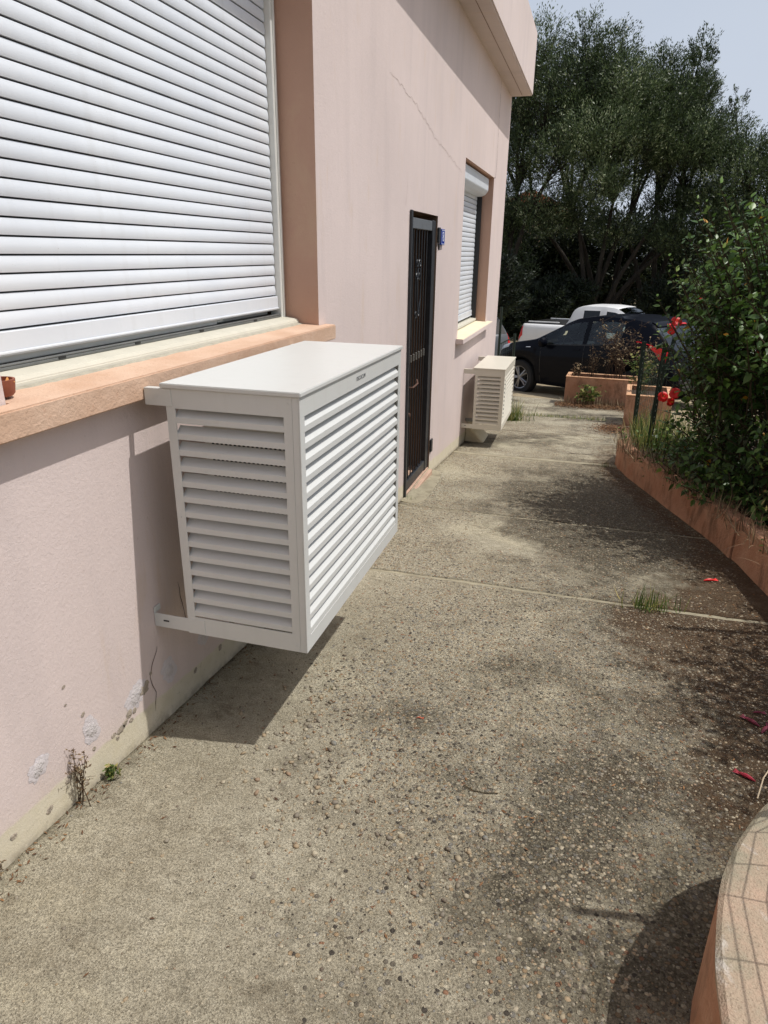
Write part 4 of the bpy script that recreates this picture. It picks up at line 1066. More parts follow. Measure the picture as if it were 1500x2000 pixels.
# plate and bumper on the rear
pm = MB().box(-L-.022, -L+.05, -.26, .26, .78, .89).build('licence_plate', WENAM, car, .003)
pm.location.x = .075
for a, b in ((-.258, -.215), (.215, .258)):
    q = MB().box(-L-.0245, -L-.0225, a, b, .782, .888).build('plate_band', BLUE, pm); 
for k in range(7):
    yy = .17-.055*k
    if k in (2, 5): continue
    MB().box(-L-.0245, -L-.0225, yy-.012, yy+.012, .805, .865).build('plate_character', TRIM, pm, .003)
MB().box(-L-.02, -L+.2, -.70, .70, .36, .60).build('rear_bumper', simple('bumper_grey', (.03, .03, .033, 1), .4), car, .04, seg=3, smooth=True)
MB().box(-L-.026, -L-.01, -.55, .55, .61, .635).build('bumper_strip', simple('chrome_strip', (.6, .6, .62, 1), .2, .05, 8, 0, 0, .5, .9), car, .004)
def place_car(t, front, dirv, anchor_s=0, slope=True):
    """put the point at distance anchor_s from the front (centre line) at front; dirv = heading of the front"""
    dx, dy = dirv; l = math.hypot(dx, dy); dx, dy = dx/l, dy/l
    x, y = front
    z0 = gz(x, y)-.045; x2, y2 = x-dx*2.5, y-dy*2.5; z2 = gz(x2, y2)-.045
    X = Vector((dx*2.5, dy*2.5, z0-z2)).normalized(); Y = Vector((0, 0, 1)).cross(X).normalized(); Z = X.cross(Y)
    o = Vector((x, y, z0+.003)) + X*anchor_s
    t.matrix_world = Matrix(((X.x, Y.x, Z.x, o.x), (X.y, Y.y, Z.y, o.y), (X.z, Y.z, Z.z, o.z), (0, 0, 0, 1)))
th = R_(35)
hd = (-math.cos(th), math.sin(th))
# near side front wheel contact at (-.03, 14.0); near side of the car is its left (+y local)
lat = Vector((-hd[1], hd[0]))  # local +y
fx, fy = -.03-lat.x*.85, 14.0-lat.y*.85
place_car(car, (fx, fy), hd, .80)

# white pickup behind
pk = thing('pickup_truck', 'white pickup truck with black bed cover parked behind the dark car', 'pickup truck', (0, 0, 0))
L = 5.2
zt = [(0, .75), (.05, .95), (.3, 1.05), (1.15, 1.16), (1.35, 1.20), (1.95, 1.72), (2.15, 1.82), (2.5, 1.86), (3.1, 1.86), (3.35, 1.82), (3.5, 1.70), (3.68, 1.20), (3.72, 1.27), (5.1, 1.27), (5.17, 1.2), (5.2, .9)]
bl = [(0, .65), (.3, .98), (1.3, 1.10), (3.6, 1.14), (3.75, 1.22), (5.1, 1.22), (5.2, .8)]
wdt = [(0, .72), (.2, .88), (.8, .92), (4.9, .92), (5.15, .90), (5.2, .87)]
ft, fb, fw, surf, zb = make_car(t=pk, L=L, zt=zt, belt=bl, wd=wdt, wheels=(.95, 4.15), wr=.37, paint=CWHT, glass=GLASSD, side_wins=[(1.62, 2.42), (2.62, 3.12)], ws=(1.4, 2.1), rw=(3.4, 3.6), clear=.34, roofk=.76)
patch(surf, 5.06, 5.185, 2.0, 3.9, .008, 'tail_light', REDL, pk, (1, -1), 4, 6)
patch(surf, .1, .4, 3.2, 4.4, .008, 'headlight', LENS, pk, (1, -1))
patch(surf, 2.52, 2.53, .1, 4.0, .002, 'door_seam', TRIM, pk, (1, -1), 2, 10)
MB().box(-5.08, -3.74, -.78, .78, 1.272, 1.305).build('bed_cover', TRIM, pk, .01)
for sg in (1, -1):
    MB().box(-4.95, -3.9, sg*.73-.02, sg*.73+.02, 1.305, 1.345).build('bed_rail', CWHT, pk, .008)
    mb = MB(); V = []; F = []   # flared wheel arch
    for c in (.95, 4.15):
        n = 18; V = []; F = []
        for i in range(n+1):
            a = math.pi*i/n
            for r, yy in ((.425, .93), (.47, .955), (.56, .945), (.58, .90)): V.append((-c+math.cos(a)*r, sg*yy, .36+math.sin(a)*r))
        for i in range(n):
            for j in range(3): F.append((i*4+j, i*4+j+1, i*4+j+5, i*4+j+4))
        MB().add(V, F).build('wheel_arch', CWHT, pk, smooth=True)
    mb = MB().box(-1.75, -1.6, sg*.95-.0, sg*1.12, 1.12, 1.32) if sg > 0 else MB().box(-1.75, -1.6, -1.12, -.95, 1.12, 1.32)
    mb.build('side_mirror', CWHT, pk, .03, seg=2)
MB().tube([(-1.5, .6, 1.25), (-1.62, .62, 1.55)], .012, 5).build('aerial', TRIM, pk)
th = R_(24); hd2 = (math.cos(th), -math.sin(th))
tp = at(1014, 650, 22.6)
place_car(pk, (tp[0], tp[1]), hd2, 5.2)
_l2 = Vector((-hd2[1], hd2[0]))
pk.matrix_world = Matrix.Translation(Vector((_l2.x*.9, _l2.y*.9, 0))) @ pk.matrix_world

# other parked cars: red-lamped grey one by the house corner, white one behind the hibiscus
def hatch(label, paint, name='parked_car'):
    t = thing(name, label, 'car', (0, 0, 0)); L = 4.0
    zt = [(0, .60), (.05, .76), (.3, .88), (1.0, 1.0), (1.15, 1.03), (1.85, 1.42), (2.3, 1.49), (3.0, 1.48), (3.5, 1.40), (3.85, 1.02), (3.95, .92), (4.0, .6)]
    bl = [(0, .52), (.3, .78), (1.2, .94), (3.5, 1.02), (3.9, .85), (4.0, .5)]
    wdt = [(0, .6), (.2, .78), (.8, .86), (3.3, .86), (3.8, .80), (4.0, .7)]
    ft, fb, fw, surf, zb = make_car(t=t, L=L, zt=zt, belt=bl, wd=wdt, wheels=(.8, 3.25), wr=.31, paint=paint, glass=GLASSD, side_wins=[(1.4, 2.25), (2.36, 3.1)], ws=(1.2, 1.85), rw=(3.5, 3.85))
    patch(surf, 3.72, 3.95, 2.6, 4.6, .008, 'tail_light', REDL, t, (1, -1))
    patch(surf, .08, .4, 3.0, 4.5, .008, 'headlight', LENS, t, (1, -1))
    MB().box(-.02, .03, -.5, .5, .35, .55).build('grille', TRIM, t, .01)
    patch(surf, 2.3, 2.31, .1, 4.0, .0015, 'door_seam', TRIM, t, (1, -1), 2, 10)
    return t
gc = hatch('grey car with red tail lamps mostly hidden behind the pink house corner', CGRY)
p = at(958, 690, 16.5); place_car(gc, (p[0]-.15, 16.5), (-.55, .85), 4.0)
wc = hatch('white car glimpsed through the hibiscus leaves right of the dark car', CWHT)
p = at(1345, 650, 17.0); place_car(wc, (p[0]+.4, 15.6), (-.5, -.86), 0)

# ------------------------------------------------------------------ trees
LQ = [(-.5, 0, 0), (0, .16, .03), (.5, 0, 0), (0, -.16, .03)]; LQF = [(0, 1, 2, 3)]
def dirmats(d, n, spin=None):
    """rotation matrices whose x axis follows d (n,3)"""
    d = d/np.linalg.norm(d, axis=1)[:, None]; r = rng.normal(size=(n, 3)); y = np.cross(d, r); y /= np.linalg.norm(y, axis=1)[:, None]; z = np.cross(d, y)
    return np.stack([d, y, z], axis=2)
def framemats(d, up_):
    """x along the leaf, flat side turned outwards from its clump"""
    d = d/np.linalg.norm(d, axis=1)[:, None]; y = np.cross(up_, d); y /= np.linalg.norm(y, axis=1)[:, None]+1e-9; z = np.cross(d, y)
    return np.stack([d, y, z], axis=2)
def bez(a, b, c, n=8): return [a*(1-t)**2+b*2*t*(1-t)+c*t*t for t in [i/n for i in range(n+1)]]
def tree(label, base, lobes, trunk_r, stems, nleaf, mat, group, leaf=.08, name='tree', cat='tree', twig=True, up=.55):
    """lobes: (centre, radius, height) tufts. trunk > stems, crown"""
    t = thing(name, label, cat, tuple(base), group)
    base = Vector(base); tb = MB(); bb = MB()
    fork = []
    for k, (dx, dy, h) in enumerate(stems):
        top = base+Vector((dx, dy, h)); mid = base+Vector((dx*.25+random.uniform(-.2, .2), dy*.3, h*.55))
        P = bez(base+Vector((random.uniform(-.15, .15), random.uniform(-.15, .15), -.1)), mid, top, 10)
        P = [q+Vector((.05*vn(i, k, .9, 80), .05*vn(i, k, .9, 81), 0)) for i, q in enumerate(P)]
        tb.tube(P, [trunk_r*.75*(1-.6*i/10)/(1+.15*len(stems)) for i in range(11)], 8); fork += [P[5], P[7], P[9], P[10]]
    tb.build('trunk', BARK, t, smooth=True)
    pos = []; dr = []; vr = []; nm = []
    tot = sum(r*r*h for c, r, h in lobes)
    for c, r, h in lobes:
        c = Vector(c); f = min(fork, key=lambda q: (q-c).length)
        end = c+Vector((0, 0, h*.2)); m = f.lerp(end, .5)+Vector((0, 0, -.25*(end-f).length*.3))
        P = bez(f, m, end, 8); r0 = trunk_r*.28
        bb.tube(P, [r0*(1-.8*i/8) for i in range(9)], 5)
        lobe_c = random.uniform(-.12, .16); nl = int(1.5*nleaf*r*r*h/tot); nt_ = max(10, nl//28)
        for q in range(nt_):
            u = np.array([random.gauss(0, 1) for _ in range(3)]); u /= np.linalg.norm(u); rad = random.random()**.36
            tip = np.array([c.x+u[0]*r*rad, c.y+u[1]*r*rad, c.z+u[2]*h*rad])
            out = np.array([u[0]*.6+random.gauss(0, .15), u[1]*.6+random.gauss(0, .15), up+u[2]*.3]); out /= np.linalg.norm(out)
            ln = random.uniform(.35, .8)*min(1.4, (r*.8))
            if twig and q % 5 == 0:
                s = P[random.randint(3, 8)]; e = Vector(tip); mm = s.lerp(e, .55)+Vector((0, 0, -.1*(e-s).length))
                bb.tube([s, mm, e], [r0*.22, r0*.12, .006], 3, False)
            tt = rng.random(28); ctr = tip[None]+out[None]*(tt[:, None]-.3)*ln
            ctr += rng.normal(size=(28, 3))*.075*(r*.9)
            pos.append(ctr); dd = out[None]*1.1+rng.normal(size=(28, 3))*.45; dr.append(dd); nm.append(np.tile(np.array([[u[0]*1.0, u[1]*1.0, u[2]+.35]]), (28, 1))+rng.normal(size=(28, 3))*.42)
            vr.append(np.clip(.40+lobe_c+.16*rng.normal()+rng.normal(size=28)*.16, 0, 1))
    pos = np.concatenate(pos); dr = np.concatenate(dr); vr = np.concatenate(vr); nm = np.concatenate(nm); n = len(pos)
    bb.build('branches', BARK, t, smooth=True)
    scatter('crown', LQ, LQF, pos, framemats(dr, nm), leaf*(.6+.8*rng.random(n)), mat, t, vr)
    return t
def lobes_px(L):
    out = []
    for px, py, Y, r, h in L:
        p = at(px, py+12, Y+2.5); out.append(((p[0], p[1], p[2]), r*.98, h*.9))
    return out
G_T = 'olive trees beyond the parking'
gY = gz(0, 26)
tree('tall dark olive tree nearest the pink roof corner behind the pickup', (-2.1, 26.5, gY), lobes_px([
    (1050, 95, 24, 1.15, 1.15), (1010, 190, 24.5, 1.3, 1.3), (1085, 180, 23.5, 1.0, 1.2), (1030, 300, 24, 1.3, 1.2), (1100, 290, 23, 1.1, 1.1), (1000, 420, 24.5, 1.3, 1.1), (1075, 400, 24, 1.2, 1.0), (985, 520, 25, 1.2, 1.0), (960, 250, 25, 1.4, 1.5), (940, 420, 25, 1.5, 1.5)]),
    .30, [(-.6, .3, 4.2), (.9, -.2, 5.0), (.3, .4, 5.6), (-1.4, 0, 3.6)], 62000, OLIVE, G_T)
tree('tall olive tree with many leaning stems in the middle of the row', (1.1, 27.0, gY), lobes_px([
    (1145, 85, 24, .75, 1.1), (1130, 170, 23.5, 1.0, 1.2), (1200, 100, 24, .85, 1.0), (1225, 170, 23.5, 1.1, 1.1), (1165, 260, 23, 1.3, 1.1), (1245, 250, 23.5, 1.1, 1.0), (1170, 350, 23, 1.1, .8), (1225, 330, 24.5, .9, .8), (1120, 400, 24.5, 1.1, .9), (1200, 440, 25, 1.0, .7), (1180, 200, 25, 1.3, 1.2)]),
    .28, [(.4, 0, 5.2), (1.9, -.3, 4.6), (-.8, .3, 4.6), (2.6, .2, 3.9), (1.2, .6, 5.4)], 66000, OLIVE, G_T)
tree('spreading olive tree with upright feathery top against the sky', (3.3, 28.0, gY), lobes_px([
    (1300, 130, 24.5, .75, .8), (1290, 210, 24, 1.1, 1.0), (1368, 105, 25, .55, .95), (1350, 180, 24.5, .85, .9), (1380, 165, 25, .45, .7), (1340, 270, 24, 1.2, 1.0), (1300, 300, 24.5, .8, .8), (1390, 290, 24.5, .9, .7), (1320, 380, 25, 1.0, .7), (1400, 380, 24, 1.1, .8), (1330, 450, 24, 1.1, .7)]),
    .28, [(.6, 0, 4.8), (-1.3, .1, 4.4), (1.7, -.2, 4.3), (-.3, .5, 5.2)], 62000, OLIVE, G_T)
tree('lower grey-green olive tree at the right edge behind the hibiscus', (6.1, 27.5, gY), lobes_px([
    (1432, 200, 24.5, .42, .7), (1425, 255, 24, .8, .7), (1470, 285, 24, .8, .6), (1515, 290, 24, .9, .8), (1455, 330, 23.5, 1.2, .8), (1530, 350, 24, 1.2, 1.0), (1410, 420, 23.5, 1.1, .8), (1480, 430, 23.5, 1.3, .9), (1560, 450, 24, 1.4, 1.0), (1600, 330, 25, 1.5, 1.1), (1430, 520, 24, 1.3, .9), (1540, 540, 24, 1.5, 1.0)]),
    .24, [(-.8, 0, 3.4), (.9, .2, 3.8), (.1, -.4, 4.2), (2.0, .3, 3.6)], 56000, OLIVE, G_T)
tree('broad full olive tree filling the gaps behind the front olive crowns', (1.6, 29.0, gY), lobes_px([
    (1060, 130, 26, 1.1, .9), (1125, 150, 26, 1.1, 1.0), (1195, 150, 26.5, 1.1, 1.0), (1255, 175, 26, 1.0, .9), (1320, 195, 26.5, 1.1, .9), (1385, 230, 26, .9, .8), (1100, 240, 26, 1.3, 1.0), (1180, 240, 27, 1.3, 1.0), (1270, 270, 26, 1.0, .7), (1340, 260, 27, 1.1, .9), (1030, 230, 26, 1.2, 1.0), (1440, 300, 26, 1.1, .8)]),
    .28, [(.6, 0, 5.0), (-1.6, .1, 5.0), (2.2, -.2, 4.6), (-3.0, .3, 4.8)], 52000, OLIVE, G_T)
# the wood behind: rows of dense darker trees, each its own
back = [(-8.6, 32, 7.5), (-5.2, 33, 6.6), (-1.9, 33.5, 5.8), (1.3, 33, 5.3), (4.5, 33.5, 4.9), (8.2, 33, 5.2), (11.8, 33, 6.2)]
descr = ['leftmost dark tree of the back row, hidden by the house', 'dark dense tree of the back row just right of the house', 'dark dense tree of the back row above the pickup bed', 'dark dense tree of the back row above the pickup cab', 'dark dense tree of the back row above the dark car roof', 'dark dense tree of the back row behind the hibiscus', 'rightmost dark tree of the back row, past the hibiscus']
for (x, y, h), dsc in zip(back, descr):
    lb = [((x+random.uniform(-1.4, 1.4), y+random.uniform(-.8, .8), gY+h*q), random.uniform(1.7, 2.1), h*.17) for q in (.14, .22, .3, .38, .46, .55, .64, .72, .82)]
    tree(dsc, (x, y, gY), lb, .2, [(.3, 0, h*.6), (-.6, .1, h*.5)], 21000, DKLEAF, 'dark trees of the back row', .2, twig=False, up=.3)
for (x, y, h, dsc) in ((3.5, -13, 6.5, 'added unseen dense tree behind the viewpoint, left one of two'), (9.5, -10, 7, 'added unseen dense tree behind the viewpoint, right one of two')):  # unseen trees added to darken reflections and cut the sky fill
    gY2 = gz(x, y)
    lb = [((x+random.uniform(-2, 2), y+random.uniform(-1, 1), gY2+h*q), random.uniform(2.0, 2.6), h*.17) for q in (.18, .3, .42, .54, .66, .78)]
    tree(dsc, (x, y, gY2), lb, .2, [(.3, 0, h*.6), (-.6, .1, h*.5)], 11000, DKLEAF, 'added unseen trees behind the viewpoint', .26, twig=False, up=.3)
# undergrowth bushes under the trees
for i, (px, py, Y, r, h, dsc) in enumerate([(982, 630, 22.2, .55, .6, 'small dark scrub bush between the green fence and the pickup tail'), (965, 560, 21.5, 1.2, .9, 'dark scrub bush beside the pink house corner'), (1040, 590, 23.5, 1.0, .7, 'dark scrub bush behind the pickup bed'), (1105, 580, 24.5, 1.1, .8, 'dark scrub bush behind the pickup rear'), (1290, 590, 25, 1.3, .9, 'dark scrub bush beyond the pickup bonnet'), (1380, 600, 25.5, 1.4, 1.1, 'dark scrub bush behind the hibiscus')]):
    Y += 1.8; p = at(px, py, Y)
    lb = [((p[0]+random.uniform(-.6, .6), p[1]+random.uniform(-.4, .4), p[2]+random.uniform(-.4, .4)), r*.7, h*.7) for _ in range(5)]
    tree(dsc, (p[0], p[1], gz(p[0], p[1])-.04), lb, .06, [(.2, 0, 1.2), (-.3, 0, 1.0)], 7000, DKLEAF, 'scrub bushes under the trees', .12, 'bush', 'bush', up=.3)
# pale orange house glimpsed between the trunks, far off
hb = thing('distant_house', 'distant ochre house with tiled roof glimpsed through the leaves', 'house', (-1, 52, -2))
MB().box(-6.2, -1.2, 52, 60, -2.2, 4.3).build('wall', simple('ochre_wall', lin(204, 176, 140), .9, .1, 2), hb)
MB().prism([(-6.6, 4.3), (-.8, 4.3), (-3.7, 5.6)], 1, 51.6, 60.4).build('roof', simple('roof_tiles', lin(178, 104, 70), .9, .15, 6), hb)
for x in (-5.4, -2.8):
    w_ = MB().box(x, x+1.1, 51.93, 52.0-.001, 1.6, 3.3).build('window', simple('shade%d' % int(x*10+90), lin(70, 74, 78), .3), hb)

# ------------------------------------------------------------------ hibiscus shrub
shrub = thing('hibiscus_bush', 'large glossy green hibiscus bush with red flowers behind the low wall', 'bush', (2.75, 5.4, -.25))
def hibleaf(seed):
    r = random.Random(seed); V = [(0, 0, 0)]; n = 4; prof = [.30, .42, .34, .15]
    L_ = []; Rr = []; mid = []
    for i, w_ in enumerate(prof):
        t = (i+1)/5; dz = -.10*t*t; up = .08*w_
        mid.append((t, 0, dz)); L_.append((t, w_*.62, dz+up+.02)); Rr.append((t, -w_*.62, dz+up+.02))
    V += mid+L_+Rr+[(1, 0, -.12)]
    F = [(0, 1, 5), (0, 9, 1)]
    for i in range(3): F += [(1+i, 2+i, 6+i), (1+i, 6+i, 5+i), (1+i, 9+i, 10+i), (1+i, 10+i, 2+i)]
    F += [(4, 13, 8), (4, 12, 13)]
    return V, F
HV, HF = hibleaf(1)
def leafmesh(i, v):
    me = bpy.data.meshes.new('leaf'); me.from_pydata(HV, [], HF); a = me.attributes.new('var', 'FLOAT', 'POINT'); a.data.foreach_set('value', np.full(len(HV), v, np.float32))
    me.materials.append(HIB); me.polygons.foreach_set('use_smooth', [True]*len(me.polygons)); return me
def hib_shoots(cx, cy, rx, ry, z0, ztop, n, edge=True):
    """upright shoots carrying leaves"""
    sh = []
    for _ in range(n):
        a = random.random()*2*math.pi; q = math.sqrt(random.random())
        x, y = cx+rx*q*math.cos(a), cy+ry*q*math.sin(a)
        top = z0+(ztop-z0)*(1-.42*q**2.2)*random.uniform(.80, 1.0)
        ln = random.uniform(.45, 1.0)
        lean = Vector(((x-cx)*.35+random.gauss(0, .1), (y-cy)*.35+random.gauss(0, .1), 1)).normalized()
        tip = Vector((x, y, top)); st = tip-lean*ln
        sh.append((st, tip))
        # lower side shoots
        for _ in range(2):
            zz = random.uniform(z0+.05, top); aa = random.random()*2*math.pi
            q2 = random.uniform(.75, 1.12)
            p = Vector((cx+rx*q2*math.cos(aa), cy+ry*q2*math.sin(aa), zz)); d = Vector((math.cos(aa), math.sin(aa), random.uniform(.1, .9))).normalized()
            sh.append((p-d*random.uniform(.3, .6), p))
    return sh
def hib_fill(parent, shoots, per, leaf=.075, wood=None, nobj=0, base=(2.75, 5.4, -.25)):
    pos = []; xd = []; var = []; sc = []; bb = MB()
    for st, tip in shoots:
        d = (tip-st).normalized(); m = per; col = random.gauss(.38, .16)
        for i in range(m):
            t = (i+.5)/m*1.02; p = st.lerp(tip, t); a = i*2.4+random.uniform(-.3, .3)
            u = d.orthogonal().normalized(); v_ = d.cross(u); o = u*math.cos(a)+v_*math.sin(a)
            dd = (o*.9+d*random.uniform(.15, .7)+Vector((0, 0, random.uniform(-.25, .15)))).normalized()
            pos.append(p+o*.01); xd.append(dd); var.append(min(.965, max(0, col+.28*t**2+random.gauss(0, .08)))); sc.append(leaf*random.uniform(.4, 1.25)*(1.1-.4*t))
            if random.random() < .006: var[-1] = 1.
        bb.tube([st-d*.15, st.lerp(tip, .5), tip], [.006, .005, .002], 4, False)
    pos = np.array(pos); xd = np.array(xd); n = len(pos)
    # leaf frame: x along leaf, z mostly up
    up_ = np.tile(np.array([[0, 0, 1.]]), (n, 1))+rng.normal(size=(n, 3))*.45
    y = np.cross(up_, xd); y /= np.linalg.norm(y, axis=1)[:, None]; z = np.cross(xd, y)
    Rm = np.stack([xd, y, z], axis=2); var = np.array(var); sc = np.array(sc)
    if nobj:
        # the leaves that show largest: nearest the photo's viewpoint on the outside
        dist = np.linalg.norm(pos-CAM[None], axis=1); vis = (pos[:, 2] > -.1) & (pos[:, 0] < base[0]+.25)
        score = dist/sc*np.where(vis, 1, 50); idx = np.argsort(score)[:nobj]
        ms = [leafmesh(i, v) for i, v in enumerate((.2, .4, .6, .8, .93, 1.0))]
        o = ORG[parent.name]
        for i in idx:
            k = int(np.argmin(abs(np.array((.2, .4, .6, .8, .93, 1.0))-var[i])))
            ob = bpy.data.objects.new('leaf', ms[k]); C.objects.link(ob); ob.parent = parent
            Mx = Matrix.Identity(4)
            for a in range(3):
                for b in range(3): Mx[a][b] = Rm[i][a][b]*sc[i]
                Mx[a][3] = pos[i][a]-o[a]
            ob.matrix_local = Mx
        keep = np.ones(n, bool); keep[idx] = False
        pos, Rm, var, sc = pos[keep], Rm[keep], var[keep], sc[keep]
    tag(scatter('foliage', HV, HF, pos, Rm, sc, HIB, parent, var, smooth=True), kind='stuff')
    return bb
sh = hib_shoots(2.85, 5.35, .98, 1.3, -.1, 2.06, 330)
# leading shoots that make the outline on the left
for px, py, Y in ((1292, 572, 5.3), (1325, 530, 5.2), (1310, 600, 5.4), (1345, 470, 5.2), (1335, 500, 5.4), (1350, 425, 5.3), (1375, 395, 5.3), (1395, 360, 5.2), (1430, 352, 5.1), (1415, 375, 5.4), (1470, 365, 5.2), (1365, 440, 5.0), (1380, 500, 5.0), (1330, 560, 5.0), (1345, 620, 5.2), (1490, 400, 5.0), (1400, 450, 4.8), (1440, 430, 4.9), (1360, 560, 5.1), (1375, 620, 4.9), (1480, 372, 5.5), (1450, 390, 5.6)):
    p = Vector(at(px, py, Y)); c = Vector((2.75, 5.4, p.z-.9)); d = (p-c).normalized()
    for k in range(3):
        q = p+Vector((random.gauss(0, .05), random.gauss(0, .08), -.12*k+random.gauss(0, .03))); sh.append((q-(d*.55+Vector((0, 0, .25))), q))
bb = hib_fill(shrub, sh, 22, .072, nobj=295)
for a in range(16):
    x, y = 2.75+random.gauss(0, .22), 5.4+random.gauss(0, .3); ang = random.random()*6.28; rr = random.uniform(.4, .9)
    b = Vector((x, y, gz(x, y)+.15)); e = Vector((2.8+rr*.95*math.cos(ang), 5.4+rr*1.2*math.sin(ang), random.uniform(.9, 1.8)))
    bb.tube(bez(b, b.lerp(e, .5)+Vector((0, 0, .35)), e, 8), [.02-.002*i for i in range(9)], 6, False)
bb.build('stem', STEM, shrub, smooth=True)
# low foliage along the wall (its own kind of plant)
low = thing('ground_shrub', 'low dark leafy shrub spilling over the top of the low orange wall', 'shrub', (2.6, 4.6, -.15))
lsh = []
for _ in range(420):
    y = random.uniform(3.1, 6.9); x = kerbx(y)+random.uniform(.06, 1.0); z = gz(x, y)+.17
    hh = random.uniform(.1, .5)*min(1, .45+(x-kerbx(y)))
    tip = Vector((x-random.uniform(-.1, .12), y+random.uniform(-.1, .1), z+hh)); lsh.append((Vector((x, y, z-.05)), tip))
hib_fill(low, lsh, 12, .055).build('stem', STEM, low)
# off to the right of the near path: a second hibiscus whose shade falls on the slabs
sh2 = thing('hibiscus_bush', 'hibiscus bush just right of the view whose shade falls on the near slabs', 'bush', (3.0, 2.75, .2))
hib_fill(sh2, hib_shoots(3.2, 2.6, .75, .95, .2, 2.3, 115), 14, .07).build('stem', STEM, sh2)

def flower(p, s, rx, rz, name='hibiscus_flower', parent=shrub):
    V = []; F = []
    for k in range(5):
        a = 2*math.pi*k/5; b = len(V)
        ca_, sa_ = math.cos(a), math.sin(a)
        for (r, w_, z) in ((.05, .08, 0), (.35, .34, .12), (.7, .58, .18), (1.0, .52, .06), (1.12, .24, -.05)):
            for q in (-1, 0, 1):
                V.append((r*ca_-q*w_*sa_, r*sa_+q*w_*ca_, z+.03*abs(q)*math.sin(3*r+k)))
        for i in range(4):
            for j in range(2): F.append((b+i*3+j, b+i*3+j+1, b+i*3+j+4, b+i*3+j+3))
    me = bpy.data.meshes.new('flower'); me.from_pydata(V, [], F); me.materials.append(PETAL); me.polygons.foreach_set('use_smooth', [True]*len(F))
    o = link('flower', me, parent); o.location = Vector(p)-ORG[parent.name]; o.scale = (s, s, s); o.rotation_euler = (rx, 0, rz)
    MB().tube([(0, 0, 0), (0, .1, .5), (0, .2, .9)], [.05, .035, .05], 6).build('stamen', simple('stamen', lin(230, 190, 60), .6) if 'stamen' not in bpy.data.materials else bpy.data.materials['stamen'], None)
    st = bpy.data.objects[-1] if False else None
    return o
def flower2(p, s, rx, rz):
    o = flower(p, s, rx, rz)
    # the stamen built last becomes the flower's own sub-part
    st = [x for x in C.objects if x.name.startswith('stamen') and x.parent is None][-1]
    st.parent = o; ORG[st.name] = ORG[shrub.name]
for px, py, Y, s, rx, rz in ((1322, 628, 5.6, .036, 1.0, .3), (1312, 645, 5.7, .030, 1.5, -.3), (1295, 775, 6.3, .040, 1.3, .2), (1318, 768, 6.2, .042, 1.2, -.2), (1310, 785, 6.25, .034, 1.6, .5), (1370, 586, 5.0, .014, 1.2, .1), (1478, 690, 5.0, .016, 1.2, -.3)):
    flower2(at(px, py, Y), s, rx, rz)
# stems carrying the two low flowers
mb = MB()
for a, b in (((1330, 700), (1318, 768)), ((1290, 730), (1295, 775)), ((1350, 640), (1322, 628))):
    p, q = Vector(at(a[0], a[1], 6.3)), Vector(at(b[0], b[1], 6.25)); mb.tube([p+Vector((.25, 0, -.2)), p, q], .003, 4, False)
mb.build('stem', STEM, shrub)

# ------------------------------------------------------------------ grass, weeds, litter
def blades(name, pts, hmin, hmax, mat, label, cat, parent=None, lean=.35, wd=.10, kind='stuff', vr=None):
    BV = [(-.5*wd, 0, 0), (.5*wd, 0, 0), (-.4*wd, .05, .4), (.4*wd, .05, .4), (-.2*wd, .16, .75), (.2*wd, .16, .75), (0, .32, 1)]
    BF = [(0, 1, 3, 2), (2, 3, 5, 4), (4, 5, 6, 6)]
    BV = BV+[(0.001, .32, 1)]; BF[2] = (4, 5, 7, 6)
    n = len(pts); h = hmin+(hmax-hmin)*rng.random(n)
    o = scatter(name, BV, BF, pts, rotmats(n, rng.normal(size=n)*lean), h, mat, parent, vr)
    return tag(o, label, cat, None, kind)
pts = []
for _ in range(800):
    y = random.uniform(6.6, 8.2); x = kerbx(y)+.06+random.uniform(.05, .6)*(.5+random.random()*.7); pts.append((x, y, gz(x, y)+.16))
blades('tall_grass', pts, .08, .40, GRASSM, 'tall green grass growing round the leaning fence posts', 'grass', wd=.028, lean=.22)
pts = []
for _ in range(1500):
    y = random.uniform(3.0, 7.2); x = kerbx(y)+random.gauss(.03, .05); pts.append((x, y, gz(x, y)+.22))
blades('dry_grass', pts, .05, .17, DRYW, 'dry grass fringe along the top of the low orange wall', 'grass', wd=.04, lean=.8)
# tuft on the joint, tufts by wall, corner weeds
def tuft(cx, cy, n, r, h, label, mat=GRASSM, wd=.05, lean=.55, name='grass_tuft', z=None):
    t = [(cx+random.gauss(0, r), cy+random.gauss(0, r*.6)) for _ in range(n)]
    blades(name, [(x, y, (surfz(x, y) if z is None else z)-.003) for x, y in t], h*.4, h, mat, label, 'grass', wd=wd, lean=lean, kind=None)
tuft(1.68, 3.27, 110, .055, .13, 'green grass tuft growing in the joint at the shaded right side')
tuft(.46, 2.02, 16, .02, .035, 'tiny green weed sprouting among the loose stones')
tuft(.24, 9.55, 420, .12, .34, 'green weed clump at the foot of the dark car wheel beyond the small cover', lean=.5, wd=.03)
tuft(.05, 4.80, 30, .03, .05, 'small weeds at the foot of the barred gate')
tuft(1.55, 6.78, 60, .06, .07, 'sparse weeds in the joint below the low wall end')
pts = [(random.uniform(.2, 1.6), 10.12+random.gauss(0, .05)) for _ in range(420)]
blades('joint_weeds', [(x, y, surfz(x, y)) for x, y in pts], .02, .07, GRASSM, 'thin line of weeds in the far joint before the planter', 'weeds', wd=.12, lean=.9)
pts = [(random.uniform(.9, 2.1), 11.82+random.gauss(0, .07)) for _ in range(700)]
blades('planter_foot_weeds', [(x, y, surfz(x, y)) for x, y in pts], .03, .2, DRYW, 'dry weeds growing along the foot of the wide planter', 'weeds', wd=.06, lean=.6)
